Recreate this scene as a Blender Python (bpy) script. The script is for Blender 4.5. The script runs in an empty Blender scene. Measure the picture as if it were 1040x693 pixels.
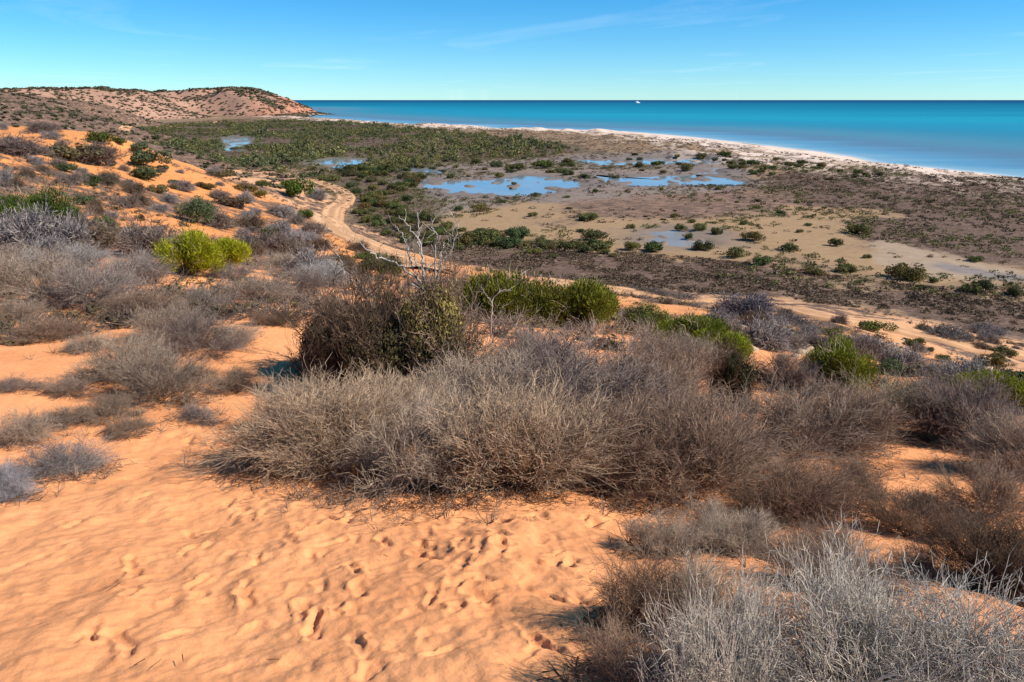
import bpy, math, random
import numpy as np
from mathutils import Vector
R_ = np.random.RandomState
rad = math.radians
sc = bpy.context.scene
COL = sc.collection

# ------------------------------------------------------------------ camera numbers
F = 28.0 / 36.0 * 1040.0
PITCH = rad(16.85)
EYE = np.array([0.0, 0.0, 20.0])
CP, SP = math.cos(PITCH), math.sin(PITCH)
SUN_EL, SUN_AZ = rad(40.0), rad(103.0)      # azimuth clockwise from +Y

def ray(px, py):
    x = px - 520.0; u = 346.5 - py
    d = np.array([x, F * CP + u * SP, -F * SP + u * CP])
    return d
def at_z(px, py, z):
    d = ray(px, py); t = (z - EYE[2]) / d[2]
    return EYE + d * t
def at_Y(px, py, Y):
    d = ray(px, py); return EYE + d * (Y / d[1])
def depth_scale(p):                          # metres per photo pixel at point p
    return (p[1] * CP - (p[2] - EYE[2]) * SP) / F
def project(p):
    v = np.asarray(p) - EYE
    dep = v[1] * CP - v[2] * SP
    up = v[1] * SP + v[2] * CP
    return 520 + v[0] / dep * F, 346.5 - up / dep * F

# ------------------------------------------------------------------ noise
def _h(ix, iy, s):
    n = (ix.astype(np.int64) * 374761393 + iy.astype(np.int64) * 668265263 + s * 1442695041) & 0xffffffff
    n = ((n ^ (n >> 13)) * 1274126177) & 0xffffffff
    return ((n ^ (n >> 16)) & 0xffff) / 65535.0
def vnoise(x, y, s=0):
    x = np.asarray(x, float); y = np.asarray(y, float)
    ix = np.floor(x); iy = np.floor(y); fx = x - ix; fy = y - iy
    fx = fx * fx * (3 - 2 * fx); fy = fy * fy * (3 - 2 * fy)
    a = _h(ix, iy, s); b = _h(ix + 1, iy, s); c = _h(ix, iy + 1, s); d = _h(ix + 1, iy + 1, s)
    return (a * (1 - fx) + b * fx) * (1 - fy) + (c * (1 - fx) + d * fx) * fy
def fbm(x, y, s=0, o=4):
    t = 0; a = 0.5; n = 0
    for k in range(o):
        t = t + a * vnoise(x * 2 ** k + 17.3 * k, y * 2 ** k - 9.1 * k, s + k); n += a; a *= 0.5
    return t / n
def sstep(a, b, x):
    t = np.clip((x - a) / (b - a), 0, 1); return t * t * (3 - 2 * t)
def smax(a, b, k):
    h = np.clip(0.5 + 0.5 * (a - b) / k, 0, 1)
    return b * (1 - h) + a * h + k * h * (1 - h)

def sdf_poly(P, x, y):                       # negative inside
    P = np.asarray(P, float)[:, :2]; n = len(P)
    d = np.full(np.shape(x), 1e18); inside = np.zeros(np.shape(x), bool)
    for i in range(n):
        a = P[i]; b = P[(i + 1) % n]; e = b - a
        wx = x - a[0]; wy = y - a[1]
        t = np.clip((wx * e[0] + wy * e[1]) / (e @ e + 1e-12), 0, 1)
        d = np.minimum(d, (wx - e[0] * t) ** 2 + (wy - e[1] * t) ** 2)
        c = ((a[1] > y) != (b[1] > y))
        with np.errstate(divide='ignore', invalid='ignore'):
            xi = (b[0] - a[0]) * (y - a[1]) / (b[1] - a[1] + 1e-12) + a[0]
        inside ^= (c & (x < xi))
    d = np.sqrt(d)
    return np.where(inside, -d, d)

# ------------------------------------------------------------------ terrain
coast_px = [(1500, 232), (1300, 208), (1160, 193), (1040, 181), (1000, 176), (940, 170), (888, 165), (868, 160), (830, 154), (770, 147), (700, 139),
            (640, 134), (560, 131.5), (508, 131), (480, 127.5), (420, 127), (370, 123), (330, 120.5), (300, 118), (278, 115.8), (268, 113.8), (280, 112), (297, 110.4), (299, 109)]
coast = [at_z(a, b, 0)[:2] for a, b in coast_px]
SEA = coast + [np.array([-455, 1720.]), np.array([-1200, 2600.]), np.array([-28000, 60000.]), np.array([60000., 60000.]), np.array([60000., 120.])]

def rbf_fit(pts, c, reg=1e-3):
    P = np.array(pts, float)
    r = np.sqrt(((P[:, None, :2] - P[None, :, :2]) ** 2).sum(-1) + c * c)
    m = P[:, 2].mean()
    return P, np.linalg.solve(r + reg * np.eye(len(P)), P[:, 2] - m), m, c
def rbf_eval(f, x, y):
    P, w, m, c = f
    out = np.full(np.shape(x), m)
    for k in range(len(P)):
        out = out + w[k] * np.sqrt((x - P[k, 0]) ** 2 + (y - P[k, 1]) ** 2 + c * c)
    return out

near = [(0, 0, 18.35), (-5, 0, 18.7), (5, 0, 17.9), (0, -12, 19.2), (-14, -12, 20), (14, -12, 18), (0, -45, 19), (-45, -40, 19), (45, -40, 14),
        (-25, 0, 18.6), (30, 5, 13.5), (-45, 10, 18), (70, 0, 5), (-90, 0, 17), (110, -10, -2), (-120, 60, 17), (-100, -60, 18), (80, -60, 6)]
for px, py, Y in [(0, 693, 3.0), (520, 693, 2.9), (1040, 693, 2.8), (0, 560, 5.0), (520, 590, 4.2), (0, 480, 7.2), (260, 450, 8.6), (520, 500, 6.6), (700, 530, 6.1),
                  (1000, 560, 5.6), (500, 410, 10.8), (600, 352, 16.5), (850, 460, 9.5), (1020, 480, 8.6), (880, 385, 15.5), (1030, 400, 14.5),
                  (720, 350, 20), (240, 305, 17.5), (0, 310, 17), (205, 272, 22.5), (30, 238, 28), (0, 380, 11.3), (100, 200, 50), (60, 162, 70), (105, 147, 90), (0, 150, 62), (0, 131, 105), (60, 132, 120),
                  (200, 218, 60), (270, 252, 46), (300, 212, 88), (330, 292, 30), (400, 320, 22), (250, 190, 108), (200, 172, 118), (140, 165, 108), (120, 142, 112),
                  (590, 333, 19.5), (500, 312, 24), (655, 322, 34), (745, 330, 38), (850, 342, 42), (890, 322, 58), (1040, 372, 46), (1000, 392, 30), (560, 300, 45), (450, 290, 38), (800, 400, 15)]:
    near.append(tuple(at_Y(px, py, Y)))
for px, py, z in [(620, 293, 0.3), (760, 306, 0.6), (880, 312, 0.0), (1040, 345, 0.5), (1200, 380, 0.0), (420, 266, 0.5), (335, 224, 1.0), (352, 203, .2), (318, 184, 0.5), (280, 172, -.5),
                  (230, 160, -1.5), (190, 147, -2), (170, 140, -2), (500, 250, -2), (700, 262, -2), (900, 280, -2.5), (1040, 300, -3), (400, 215, -2.5), (600, 190, -3), (250, 138, -3), (500, 140, -3), (850, 180, -3), (160, 131, -2.5)]:
    near.append(tuple(at_z(px, py, z)))
NEAR = rbf_fit(near, 2.5)
far = []
for px, py, Y in [(-60, 97, 700), (0, 95, 700), (60, 91.5, 800), (115, 91.5, 900), (150, 93.5, 1000), (190, 89.5, 1120), (215, 87, 1160), (245, 90, 1170), (270, 97, 1150), (286, 103.5, 1130),
                  (0, 114, 330), (50, 118, 360), (95, 122, 400), (-100, 112, 330), (0, 104, 450), (60, 106, 560), (110, 110, 640), (120, 99, 850), (180, 101, 1080), (215, 99, 1110), (250, 104, 1100),
                  (0, 127, 180), (50, 127, 200), (-150, 120, 180), (90, 129, 230), (-300, 100, 600)]:
    far.append(tuple(at_Y(px, py, Y)))
for px, py, z in [(300, 109.3, -2), (306, 108, -6), (280, 111.5, 0), (250, 117, 0.5), (210, 119, 0), (160, 123, 0), (125, 127, 0), (115, 131, -1), (200, 130, -3), (300, 125, -4), (400, 118, -9), (450, 140, -6), (600, 160, -8), (200, 145, -6), (290, 102.8, -20)]:
    far.append(tuple(at_z(px, py, z)) if z > -15 else (-200, 1700, -20))
for _a, _b, _Y in [(230, 88, 1165), (200, 88.5, 1140), (260, 93.5, 1165), (278, 99.5, 1145)]: far.append(tuple(at_Y(_a, _b, _Y)))
far += [(-132, 393, -7), (-54, 262, -7), (-3, 193, -6), (-25, 232, -7), (-140, 320, -5), (-90, 500, -7), (-190, 1000, -14), (-120, 1200, -16), (-200, 700, -4), (-170, 850, -10), (-210, 1300, -18)]
far += [(-500, 1500, 15), (-900, 1500, 20), (-1500, 1200, 25), (-1500, 400, 18), (-1200, 2500, 5), (-400, 2200, -15), (0, 1500, -25), (-250, 1260, -14), (-120, 1450, -20), (-40, 1180, -15), (-330, 1420, -4), (-430, 1400, 12), (-700, 1350, 24), (600, 800, -25), (300, 200, -12), (100, 60, -12), (-100, -150, -3), (-600, 0, 12)]
FAR = rbf_fit(far, 25.0, 1e-2)

_sky = [(-60, 98.5), (0, 97.5), (60, 95), (115, 94.5), (150, 95), (190, 92), (215, 89), (232, 89.3), (250, 92), (268, 97), (280, 101.5), (290, 106.5), (297, 110), (303, 115)]
CAPX = [at_Y(a, b_, 1130)[0] for a, b_ in _sky] + [0, 900]; CAPZ = [at_Y(a, b_, 1130)[2] for a, b_ in _sky] + [-25, -25]
ponds_px = {
 'lagoon': [(224, 140.5), (238, 138), (251, 139), (257, 143), (246, 149), (240, 154), (227, 153), (230, 147)],
 'creek': [(320, 164), (333, 161), (372, 162), (377, 164), (360, 168), (350, 172.5), (333, 171)],
 'main': [(417, 181), (440, 183), (462, 184.5), (495, 183), (528, 178.5), (560, 180), (580, 184.5), (594, 188), (590, 191), (562, 193), (542, 199), (492, 199.5), (456, 200), (455, 193), (420, 189)],
 'top': [(582, 162.5), (612, 163), (640, 160.5), (700, 161), (732, 164), (734, 168), (690, 169), (650, 167.5), (612, 168)],
 'right': [(603, 177.5), (632, 181), (650, 179), (705, 178.5), (740, 181), (756, 185), (748, 189), (690, 188.5), (640, 189.5), (612, 184.5)],
 'nook': [(707, 171), (737, 171.5), (736, 177), (712, 178)],
 'mud': [(655, 236.5), (680, 233.5), (700, 236), (722, 239), (721, 248.5), (690, 250), (668, 246)],
 'small': [(414, 171), (447, 173), (445, 176), (418, 176)],
}
PLAIN_Z = 0.75
ponds = {k: [at_z(a, b, 0.5)[:2] for a, b in v] for k, v in ponds_px.items()}

def coast_dist(x, y):
    return sdf_poly(SEA, x, y)
def H(x, y, detail=True):
    x = np.asarray(x, float); y = np.asarray(y, float)
    s = coast_dist(x, y)
    wob = (fbm(x / 14, y / 14, 5) - .5) * 8
    s = s + wob * 0.5
    plain = np.where(s < 0, np.maximum(s * 0.06, -4), 0)
    hum = fbm(x / 9, y / 22, 11)
    plain = plain + sstep(0, 14, s) * 0.9 + sstep(4, 25, s) * (1 - sstep(60, 95, s)) * np.clip(hum - .35, 0, 1) * 3.2 * sstep(60, 300, y + x * 0)
    plain = plain - sstep(20, 60, s) * 0.15 + (fbm(x / 12, y / 12, 3) - .5) * 0.22 * sstep(5, 30, s)
    pm = np.zeros(np.shape(x))
    for k, P in ponds.items():
        d = sdf_poly(P, x, y) + (fbm(x / 5, y / 8, 21, 3) - .5) * 8
        pm = np.maximum(pm, sstep(2.0, -2.5, d) * (1 - sstep(.60, .66, fbm(x / 5, y / 9, 23, 3))))
    dn = rbf_eval(NEAR, x, y)
    r = np.hypot(x + 10, y - 60)
    dn = dn - sstep(190, 330, r) * 30 - np.maximum(r - 300, 0) * 2
    df = rbf_eval(FAR, x, y) - sstep(0, -40, -(np.hypot(x, y) - 150)) * 0
    df = np.where(np.hypot(x, y) < 300, df - (1 - sstep(120, 260, np.hypot(x + 60, y))) * 25, df)
    df = df - sstep(1500, 1900, np.hypot(x, y)) * 120 - np.maximum(np.hypot(x, y) - 1700, 0) * 3
    df = np.where(y > 450, -smax(-df, -(np.interp(x, CAPX, CAPZ) + (1 - sstep(550, 750, y + np.maximum(-350 - x, 0) * 0 - np.maximum(x + 350, 0) * 2)) * 40), 3.0), df)
    if detail:
        hill = sstep(0, 6, dn)
        dn = dn + (fbm(x / 7, y / 7, 31) - .5) * 0.9 * sstep(9, 30, np.hypot(x, y)) + (fbm(x / 1.6, y / 1.6, 37, 3) - .5) * 0.16 * sstep(2, 9, np.hypot(x, y))
        g = np.abs(fbm(x / 45 + .3, y / 45, 51, 4) - .5) * 2
        df = df - (0.25 - g) * sstep(3, 16, df) * 4.5
    z = smax(plain, dn, 0.8)
    z = smax(z, df, 1.2)
    z = z * (1 - pm) + np.minimum(z, .30) * pm
    return z

def G(px, py):
    d = ray(px, py)
    t = np.concatenate([np.linspace(1.5, 40, 800), np.geomspace(40.05, 2600, 1600)]) / d[1]
    P = EYE[None] + d[None] * t[:, None]
    h = H(P[:, 0], P[:, 1]) - P[:, 2]
    k = np.argmax(h > 0)
    if h[k] <= 0: return at_z(px, py, .5) if d[2] < 0 else at_Y(px, py, 2000)
    a = h[k - 1]; b = h[k]; f = -a / (b - a) if k else 1
    return P[k - 1] + (P[k] - P[k - 1]) * f
def Gm(pxs):                                  # batch ground hits
    return np.array([G(a, b) for a, b in pxs])

# ------------------------------------------------------------------ helpers
def new_mesh(name, V, Fq, mat, parent=None, smooth=False, attr=None):
    V = np.ascontiguousarray(V, dtype=np.float32); Fq = np.ascontiguousarray(Fq, dtype=np.int32)
    me = bpy.data.meshes.new(name)
    n, k = Fq.shape
    me.vertices.add(len(V)); me.vertices.foreach_set('co', V.ravel())
    me.loops.add(n * k); me.loops.foreach_set('vertex_index', Fq.ravel())
    me.polygons.add(n); me.polygons.foreach_set('loop_start', np.arange(0, n * k, k, dtype=np.int32))
    me.polygons.foreach_set('loop_total', np.full(n, k, dtype=np.int32))
    if smooth: me.polygons.foreach_set('use_smooth', np.ones(n, bool))
    if attr is not None:
        a = me.color_attributes.new('Col', 'FLOAT_COLOR', 'POINT')
        a.data.foreach_set('color', np.ascontiguousarray(attr, dtype=np.float32).ravel())
    me.update(calc_edges=True)
    me.materials.append(mat)
    o = bpy.data.objects.new(name, me); COL.objects.link(o)
    if parent is not None: o.parent = parent
    return o
def empty(name, loc=(0, 0, 0)):
    o = bpy.data.objects.new(name, None); COL.objects.link(o); o.location = loc; o.empty_display_size = .2
    return o
def tag(o, label=None, cat=None, group=None, kind=None):
    if label: o['label'] = label
    if cat: o['category'] = cat
    if group: o['group'] = group
    if kind: o['kind'] = kind
    return o

def mat(name, rough=0.9, spec=0.2):
    m = bpy.data.materials.new(name); m.use_nodes = True
    nt = m.node_tree; b = nt.nodes['Principled BSDF']
    b.inputs['Roughness'].default_value = rough
    b.inputs['Specular IOR Level'].default_value = spec
    return m, nt, b
def nd(nt, t, **kw):
    n = nt.nodes.new(t)
    for k, v in kw.items(): setattr(n, k, v)
    return n
def lk(nt, a, b): nt.links.new(a, b)
def noise_node(nt, vec, scale, detail=4, rough=.55, dist=0):
    n = nd(nt, 'ShaderNodeTexNoise'); n.inputs['Scale'].default_value = scale
    n.inputs['Detail'].default_value = detail; n.inputs['Roughness'].default_value = rough; n.inputs['Distortion'].default_value = dist
    if vec is not None: lk(nt, vec, n.inputs['Vector'])
    return n
def ramp(nt, fac, stops):
    r = nd(nt, 'ShaderNodeValToRGB'); e = r.color_ramp.elements
    while len(e) > 1: e.remove(e[-1])
    e[0].position = stops[0][0]; c = stops[0][1]; e[0].color = (*c, 1) if len(c) == 3 else c
    for p, c in stops[1:]:
        x = e.new(p); x.color = (*c, 1) if len(c) == 3 else c
    lk(nt, fac, r.inputs['Fac']); return r
def mixc(nt, fac, a, b, mode='MIX'):
    m = nd(nt, 'ShaderNodeMix', data_type='RGBA', blend_type=mode)
    for s, v in ((m.inputs[0], fac), (m.inputs[6], a), (m.inputs[7], b)):
        if hasattr(v, 'is_linked') or hasattr(v, 'links'): lk(nt, v, s)
        elif isinstance(v, (int, float)): s.default_value = v
        else: s.default_value = (*v, 1)
    return m.outputs[2]

# ------------------------------------------------------------------ materials
def plant_mat(name, translucent=0.0, lo=0.6, hi=1.35, nscale=3.0):
    m, nt, b = mat(name, 0.85, 0.15)
    oi = nd(nt, 'ShaderNodeObjectInfo'); tc = nd(nt, 'ShaderNodeTexCoord')
    n = noise_node(nt, tc.outputs['Object'], nscale, 3)
    r = ramp(nt, n.outputs['Fac'], [(0.3, (lo, lo, lo)), (0.7, (hi, hi, hi * .93))])
    geo = nd(nt, 'ShaderNodeNewGeometry')
    r2 = ramp(nt, geo.outputs['Random Per Island'], [(0.0, (.5, .5, .5)), (0.5, (1, .98, .95)), (1.0, (1.55, 1.5, 1.36))])
    c = mixc(nt, 1.0, oi.outputs['Color'], r.outputs['Color'], 'MULTIPLY')
    c = mixc(nt, 1.0, c, r2.outputs['Color'], 'MULTIPLY')
    lk(nt, c, b.inputs['Base Color'])
    if translucent:
        t = nd(nt, 'ShaderNodeBsdfTranslucent'); lk(nt, c, t.inputs['Color'])
        mx = nd(nt, 'ShaderNodeMixShader'); mx.inputs[0].default_value = translucent
        lk(nt, b.outputs[0], mx.inputs[1]); lk(nt, t.outputs[0], mx.inputs[2])
        lk(nt, mx.outputs[0], nt.nodes['Material Output'].inputs['Surface'])
    return m
M_TWIG = plant_mat('twig_bark', 0.0, .7, 1.25, 2.5)
M_LEAF = plant_mat('leaf', 0.2, .55, 1.4, 2.6)
M_STUFF = plant_mat('scrub', 0.1, .55, 1.4, .12)

def ground_mat():
    m, nt, b = mat('ground', 0.95, 0.1)
    geo = nd(nt, 'ShaderNodeNewGeometry'); P = geo.outputs['Position']
    at = nd(nt, 'ShaderNodeAttribute', attribute_name='Col')
    n1 = noise_node(nt, P, .9, 6, .62)
    n2 = noise_node(nt, P, 9.0, 5, .6)
    n3 = noise_node(nt, P, 220.0, 3, .7)
    r1 = ramp(nt, n1.outputs['Fac'], [(.3, (.86, .82, .80)), (.5, (1, 1, 1)), (.72, (1.1, 1.12, 1.14))])
    r2 = ramp(nt, n2.outputs['Fac'], [(.3, (.93, .90, .88)), (.55, (1, 1, 1)), (.75, (1.05, 1.06, 1.07))])
    r3 = ramp(nt, n3.outputs['Fac'], [(.30, (.80, .76, .72)), (.5, (1, 1, 1)), (.7, (1.12, 1.14, 1.16))])
    c = mixc(nt, 1., at.outputs['Color'], r1.outputs['Color'], 'MULTIPLY')
    c = mixc(nt, 1., c, r2.outputs['Color'], 'MULTIPLY')
    c = mixc(nt, .75, c, r3.outputs['Color'], 'MULTIPLY')
    # low mat of scrub debris where the alpha channel of the zone says so
    n4 = noise_node(nt, P, .55, 8, .72, .4)
    thr = nd(nt, 'ShaderNodeMath', operation='SUBTRACT'); lk(nt, n4.outputs['Fac'], thr.inputs[0])
    inv = nd(nt, 'ShaderNodeMath', operation='SUBTRACT'); inv.inputs[0].default_value = .78; lk(nt, at.outputs['Alpha'], inv.inputs[1])
    sc_ = nd(nt, 'ShaderNodeMath', operation='MULTIPLY'); lk(nt, inv.outputs[0], sc_.inputs[0]); sc_.inputs[1].default_value = 1.0
    lk(nt, sc_.outputs[0], thr.inputs[1])
    k = nd(nt, 'ShaderNodeMath', operation='MULTIPLY', use_clamp=True); lk(nt, thr.outputs[0], k.inputs[0]); k.inputs[1].default_value = 9.0
    n5 = noise_node(nt, P, 2.2, 6, .75)
    deb = ramp(nt, n5.outputs['Fac'], [(.3, (.045, .028, .018)), (.5, (.13, .08, .055)), (.7, (.26, .18, .13))])
    c = mixc(nt, k.outputs[0], c, deb.outputs['Color'])
    lk(nt, c, b.inputs['Base Color'])
    bp = nd(nt, 'ShaderNodeBump'); bp.inputs['Strength'].default_value = .8; bp.inputs['Distance'].default_value = .02
    n6 = noise_node(nt, P, 11.0, 8, .66); lk(nt, n6.outputs['Fac'], bp.inputs['Height'])
    bp2 = nd(nt, 'ShaderNodeBump'); bp2.inputs['Strength'].default_value = .35; bp2.inputs['Distance'].default_value = .003
    lk(nt, n3.outputs['Fac'], bp2.inputs['Height']); lk(nt, bp.outputs[0], bp2.inputs['Normal'])
    lk(nt, bp2.outputs[0], b.inputs['Normal'])
    return m
M_GROUND = ground_mat()

def sea_mat():
    m, nt, b = mat('sea_water', 0.25, 0.12)
    geo = nd(nt, 'ShaderNodeNewGeometry'); P = geo.outputs['Position']
    sp = nd(nt, 'ShaderNodeSeparateXYZ'); lk(nt, P, sp.inputs[0])
    # distance offshore: the coast runs from near-right to far-left
    lx = nd(nt, 'ShaderNodeMath', operation='MULTIPLY'); lk(nt, sp.outputs[0], lx.inputs[0]); lx.inputs[1].default_value = 0.55
    ad = nd(nt, 'ShaderNodeMath', operation='ADD'); lk(nt, sp.outputs[1], ad.inputs[0]); lk(nt, lx.outputs[0], ad.inputs[1])
    mp = nd(nt, 'ShaderNodeMapping'); lk(nt, P, mp.inputs['Vector']); mp.inputs['Scale'].default_value = (.0013, .006, 1); mp.inputs['Rotation'].default_value = (0, 0, rad(12))
    n = noise_node(nt, mp.outputs[0], 1.0, 5, .6)
    sub = nd(nt, 'ShaderNodeMath', operation='SUBTRACT'); lk(nt, n.outputs['Fac'], sub.inputs[0]); sub.inputs[1].default_value = .5
    mu = nd(nt, 'ShaderNodeMath', operation='MULTIPLY'); lk(nt, sub.outputs[0], mu.inputs[0]); mu.inputs[1].default_value = .5
    lg = nd(nt, 'ShaderNodeMath', operation='LOGARITHM'); mx = nd(nt, 'ShaderNodeMath', operation='MAXIMUM'); lk(nt, ad.outputs[0], mx.inputs[0]); mx.inputs[1].default_value = 50
    lk(nt, mx.outputs[0], lg.inputs[0]); lg.inputs[1].default_value = 10
    s2 = nd(nt, 'ShaderNodeMath', operation='ADD'); lk(nt, lg.outputs[0], s2.inputs[0]); lk(nt, mu.outputs[0], s2.inputs[1])
    mr = nd(nt, 'ShaderNodeMapRange'); mr.inputs['From Min'].default_value = 2.3; mr.inputs['From Max'].default_value = 4.3; lk(nt, s2.outputs[0], mr.inputs['Value'])
    r = ramp(nt, mr.outputs[0], [(0.0, (.13, .27, .38)), (.10, (.09, .23, .37)), (.17, (.07, .17, .27)), (.26, (.03, .20, .30)), (.36, (.014, .265, .37)), (.46, (.008, .215, .315)), (.56, (.005, .17, .265)), (.70, (.004, .13, .225)), (.82, (.003, .08, .18)), (1., (.002, .05, .14))])
    lk(nt, r.outputs['Color'], b.inputs['Base Color'])
    # shallows: colour by how far offshore the water lies (the bed shows through)
    at = nd(nt, 'ShaderNodeAttribute', attribute_name='Col')
    nb = noise_node(nt, mp.outputs[0], 6.0, 5, .6); s3 = nd(nt, 'ShaderNodeMath', operation='SUBTRACT'); lk(nt, nb.outputs['Fac'], s3.inputs[0]); s3.inputs[1].default_value = .5
    s4 = nd(nt, 'ShaderNodeMath', operation='MULTIPLY'); lk(nt, s3.outputs[0], s4.inputs[0]); s4.inputs[1].default_value = .16
    s5 = nd(nt, 'ShaderNodeMath', operation='ADD'); lk(nt, at.outputs['Fac'], s5.inputs[0]); lk(nt, s4.outputs[0], s5.inputs[1])
    rs1 = ramp(nt, s5.outputs[0], [(0.0, (.20, .36, .44)), (.05, (.10, .27, .40)), (.12, (.09, .19, .28)), (.22, (.07, .22, .30)), (.38, (.03, .21, .31)), (.6, (.012, .22, .34))])
    mk = ramp(nt, s5.outputs[0], [(.25, (0, 0, 0)), (.9, (1, 1, 1))])
    foam = ramp(nt, at.outputs['Fac'], [(0.0, (.62, .66, .66)), (.006, (.45, .52, .54)), (.016, (0, 0, 0))])
    fm = ramp(nt, at.outputs['Fac'], [(0.0, (.5, .5, .5)), (.010, (0, 0, 0))])
    shal = mixc(nt, fm.outputs['Color'], rs1.outputs['Color'], (.60, .64, .64))
    seac = mixc(nt, mk.outputs['Color'], shal, r.outputs['Color'])
    mp2 = nd(nt, 'ShaderNodeMapping'); lk(nt, P, mp2.inputs['Vector']); mp2.inputs['Scale'].default_value = (.12, .35, 1)
    n2 = noise_node(nt, mp2.outputs[0], 1., 4, .6)
    bp = nd(nt, 'ShaderNodeBump'); bp.inputs['Strength'].default_value = .25; bp.inputs['Distance'].default_value = .5; lk(nt, n2.outputs['Fac'], bp.inputs['Height'])
    df_ = nd(nt, 'ShaderNodeBsdfDiffuse'); gl = nd(nt, 'ShaderNodeBsdfGlossy'); gl.inputs['Roughness'].default_value = .3
    lk(nt, seac, df_.inputs['Color']); lk(nt, bp.outputs[0], gl.inputs['Normal']); lk(nt, bp.outputs[0], df_.inputs['Normal'])
    ms = nd(nt, 'ShaderNodeMixShader'); ms.inputs[0].default_value = .07; lk(nt, df_.outputs[0], ms.inputs[1]); lk(nt, gl.outputs[0], ms.inputs[2]); lk(nt, ms.outputs[0], nt.nodes['Material Output'].inputs['Surface'])
    return m
M_SEA = sea_mat()
def pond_mat(cs=((.20, .25, .28), (.28, .29, .29)), ro=.07, nm='pond_water'):
    m, nt, b = mat(nm, ro, 0.4)
    b.inputs['IOR'].default_value = 1.33
    geo = nd(nt, 'ShaderNodeNewGeometry')
    n = noise_node(nt, geo.outputs['Position'], .09, 4)
    r = ramp(nt, n.outputs['Fac'], [(.35, cs[0]), (.65, cs[1])]); lk(nt, r.outputs['Color'], b.inputs['Base Color'])
    return m
M_POND = pond_mat(); M_MUD = pond_mat(((.20, .20, .19), (.30, .27, .24)), .35, 'muddy_water')
def plain_mat(name, c, rough=.7, spec=.3):
    m, nt, b = mat(name, rough, spec)
    tc = nd(nt, 'ShaderNodeTexCoord'); n = noise_node(nt, tc.outputs['Object'], 4, 3)
    r = ramp(nt, n.outputs['Fac'], [(.3, tuple(v * .85 for v in c)), (.7, tuple(min(1, v * 1.1) for v in c))]); lk(nt, r.outputs['Color'], b.inputs['Base Color'])
    return m

# ------------------------------------------------------------------ ground sheet
rr = np.concatenate([[0.3, .8, 1.2], np.arange(1.6, 2.5, .05), np.arange(2.5, 10.5, .0165), np.geomspace(10.53, 2900, 930), np.geomspace(3000, 60000, 16)])
fa = np.arange(-.78, .78, .0031)
ba = np.arange(.80, 2 * math.pi - .79, .055)
ang = np.concatenate([fa, ba]); NA = len(ang); NR = len(rr)
A, RR = np.meshgrid(ang, rr)
GX = (np.sin(A) * RR).ravel(); GY = (np.cos(A) * RR).ravel()
GZ = H(GX, GY)

# footprints: trails of dimples with a pushed-up rim, only on the bare sand
rs = R_(7)
prints = []
def trail(x0, y0, x1, y1, step=.34, off=.11):
    L = math.hypot(x1 - x0, y1 - y0); n = int(L / step); hx, hy = (x1 - x0) / L, (y1 - y0) / L
    for i in range(n):
        t = (i + .5) / n; s = 1 if i % 2 else -1
        cx = x0 + (x1 - x0) * t + -hy * off * s + rs.normal(0, .09); cy = y0 + (y1 - y0) * t + hx * off * s + rs.normal(0, .09)
        prints.append((cx, cy, math.atan2(hy, hx) + rs.normal(0, .45) - s * .12, rs.uniform(.15, .31), rs.uniform(.06, .115), rs.uniform(.006, .023)))
def g2(px, py): return G(px, py)[:2]
for a, b in [((250, 690), (330, 450)), ((330, 690), (350, 460)), ((420, 690), (300, 440)), ((500, 690), (420, 490)), ((150, 690), (330, 480)), ((460, 600), (640, 520)),
             ((560, 690), (470, 500)), ((380, 600), (560, 560)), ((300, 650), (540, 540)), ((600, 640), (520, 520)), ((270, 560), (200, 430)),
             ((60, 690), (160, 560)), ((220, 680), (420, 500)), ((380, 680), (580, 520)), ((470, 690), (620, 580)), ((120, 600), (300, 470)), ((300, 600), (330, 440)), ((520, 600), (400, 500)), ((540, 690), (560, 560)), ((340, 690), (500, 580)), ((30, 660), (220, 520)), ((120, 690), (200, 560)), ((0, 600), (150, 500)), ((180, 690), (260, 540)), ((260, 690), (420, 560)), ((420, 600), (560, 510)), ((200, 560), (330, 470)), ((420, 640), (480, 520)), ((350, 560), (620, 600))]:
    p, q = g2(*a), g2(*b); trail(p[0], p[1], q[0], q[1])
near_i = np.where((np.hypot(GX, GY) < 11.5) & (GY > 0))[0]
nx, ny = GX[near_i], GY[near_i]; dz = np.zeros(len(near_i))
wxn = (fbm(nx * 7, ny * 7, 61, 3) - .5) * .10; wyn = (fbm(nx * 7 + 40, ny * 7, 67, 3) - .5) * .10
for cx, cy, th, L, W, D in prints:
    lim = np.where((np.abs(nx - cx) < .7) & (np.abs(ny - cy) < .7))[0]
    if not len(lim): continue
    lx_, ly_ = nx[lim] - cx + wxn[lim], ny[lim] - cy + wyn[lim]
    u = lx_ * math.cos(th) + ly_ * math.sin(th); v = -lx_ * math.sin(th) + ly_ * math.cos(th)
    wid = 1 - .28 * np.cos(np.clip(u / (L * .5), -1.3, 1.3) * 3.0 + .5)      # waist between heel and ball
    q = np.sqrt(np.abs(u / (L * .5)) ** 2.4 + np.abs(v / (W * .5 * wid)) ** 2.2)
    ph = rs.uniform(-1, 1) * .9 + math.pi / 2 * (1 if rs.rand() < .7 else -1); ca = (u * math.cos(ph) + v * math.sin(ph)) / (np.hypot(u, v) + 1e-6)
    old = np.exp(-(q ** 2) * .9) if D < .016 else (1 - sstep(.55, 1.12, q))
    dz[lim] = dz[lim] * (1 - .6 * (1 - sstep(.7, 1.1, q))) - D * old + D * .8 * np.exp(-((q - 1.38) / .27) ** 2) * np.clip(.4 + .6 * ca, 0, 1)
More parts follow.
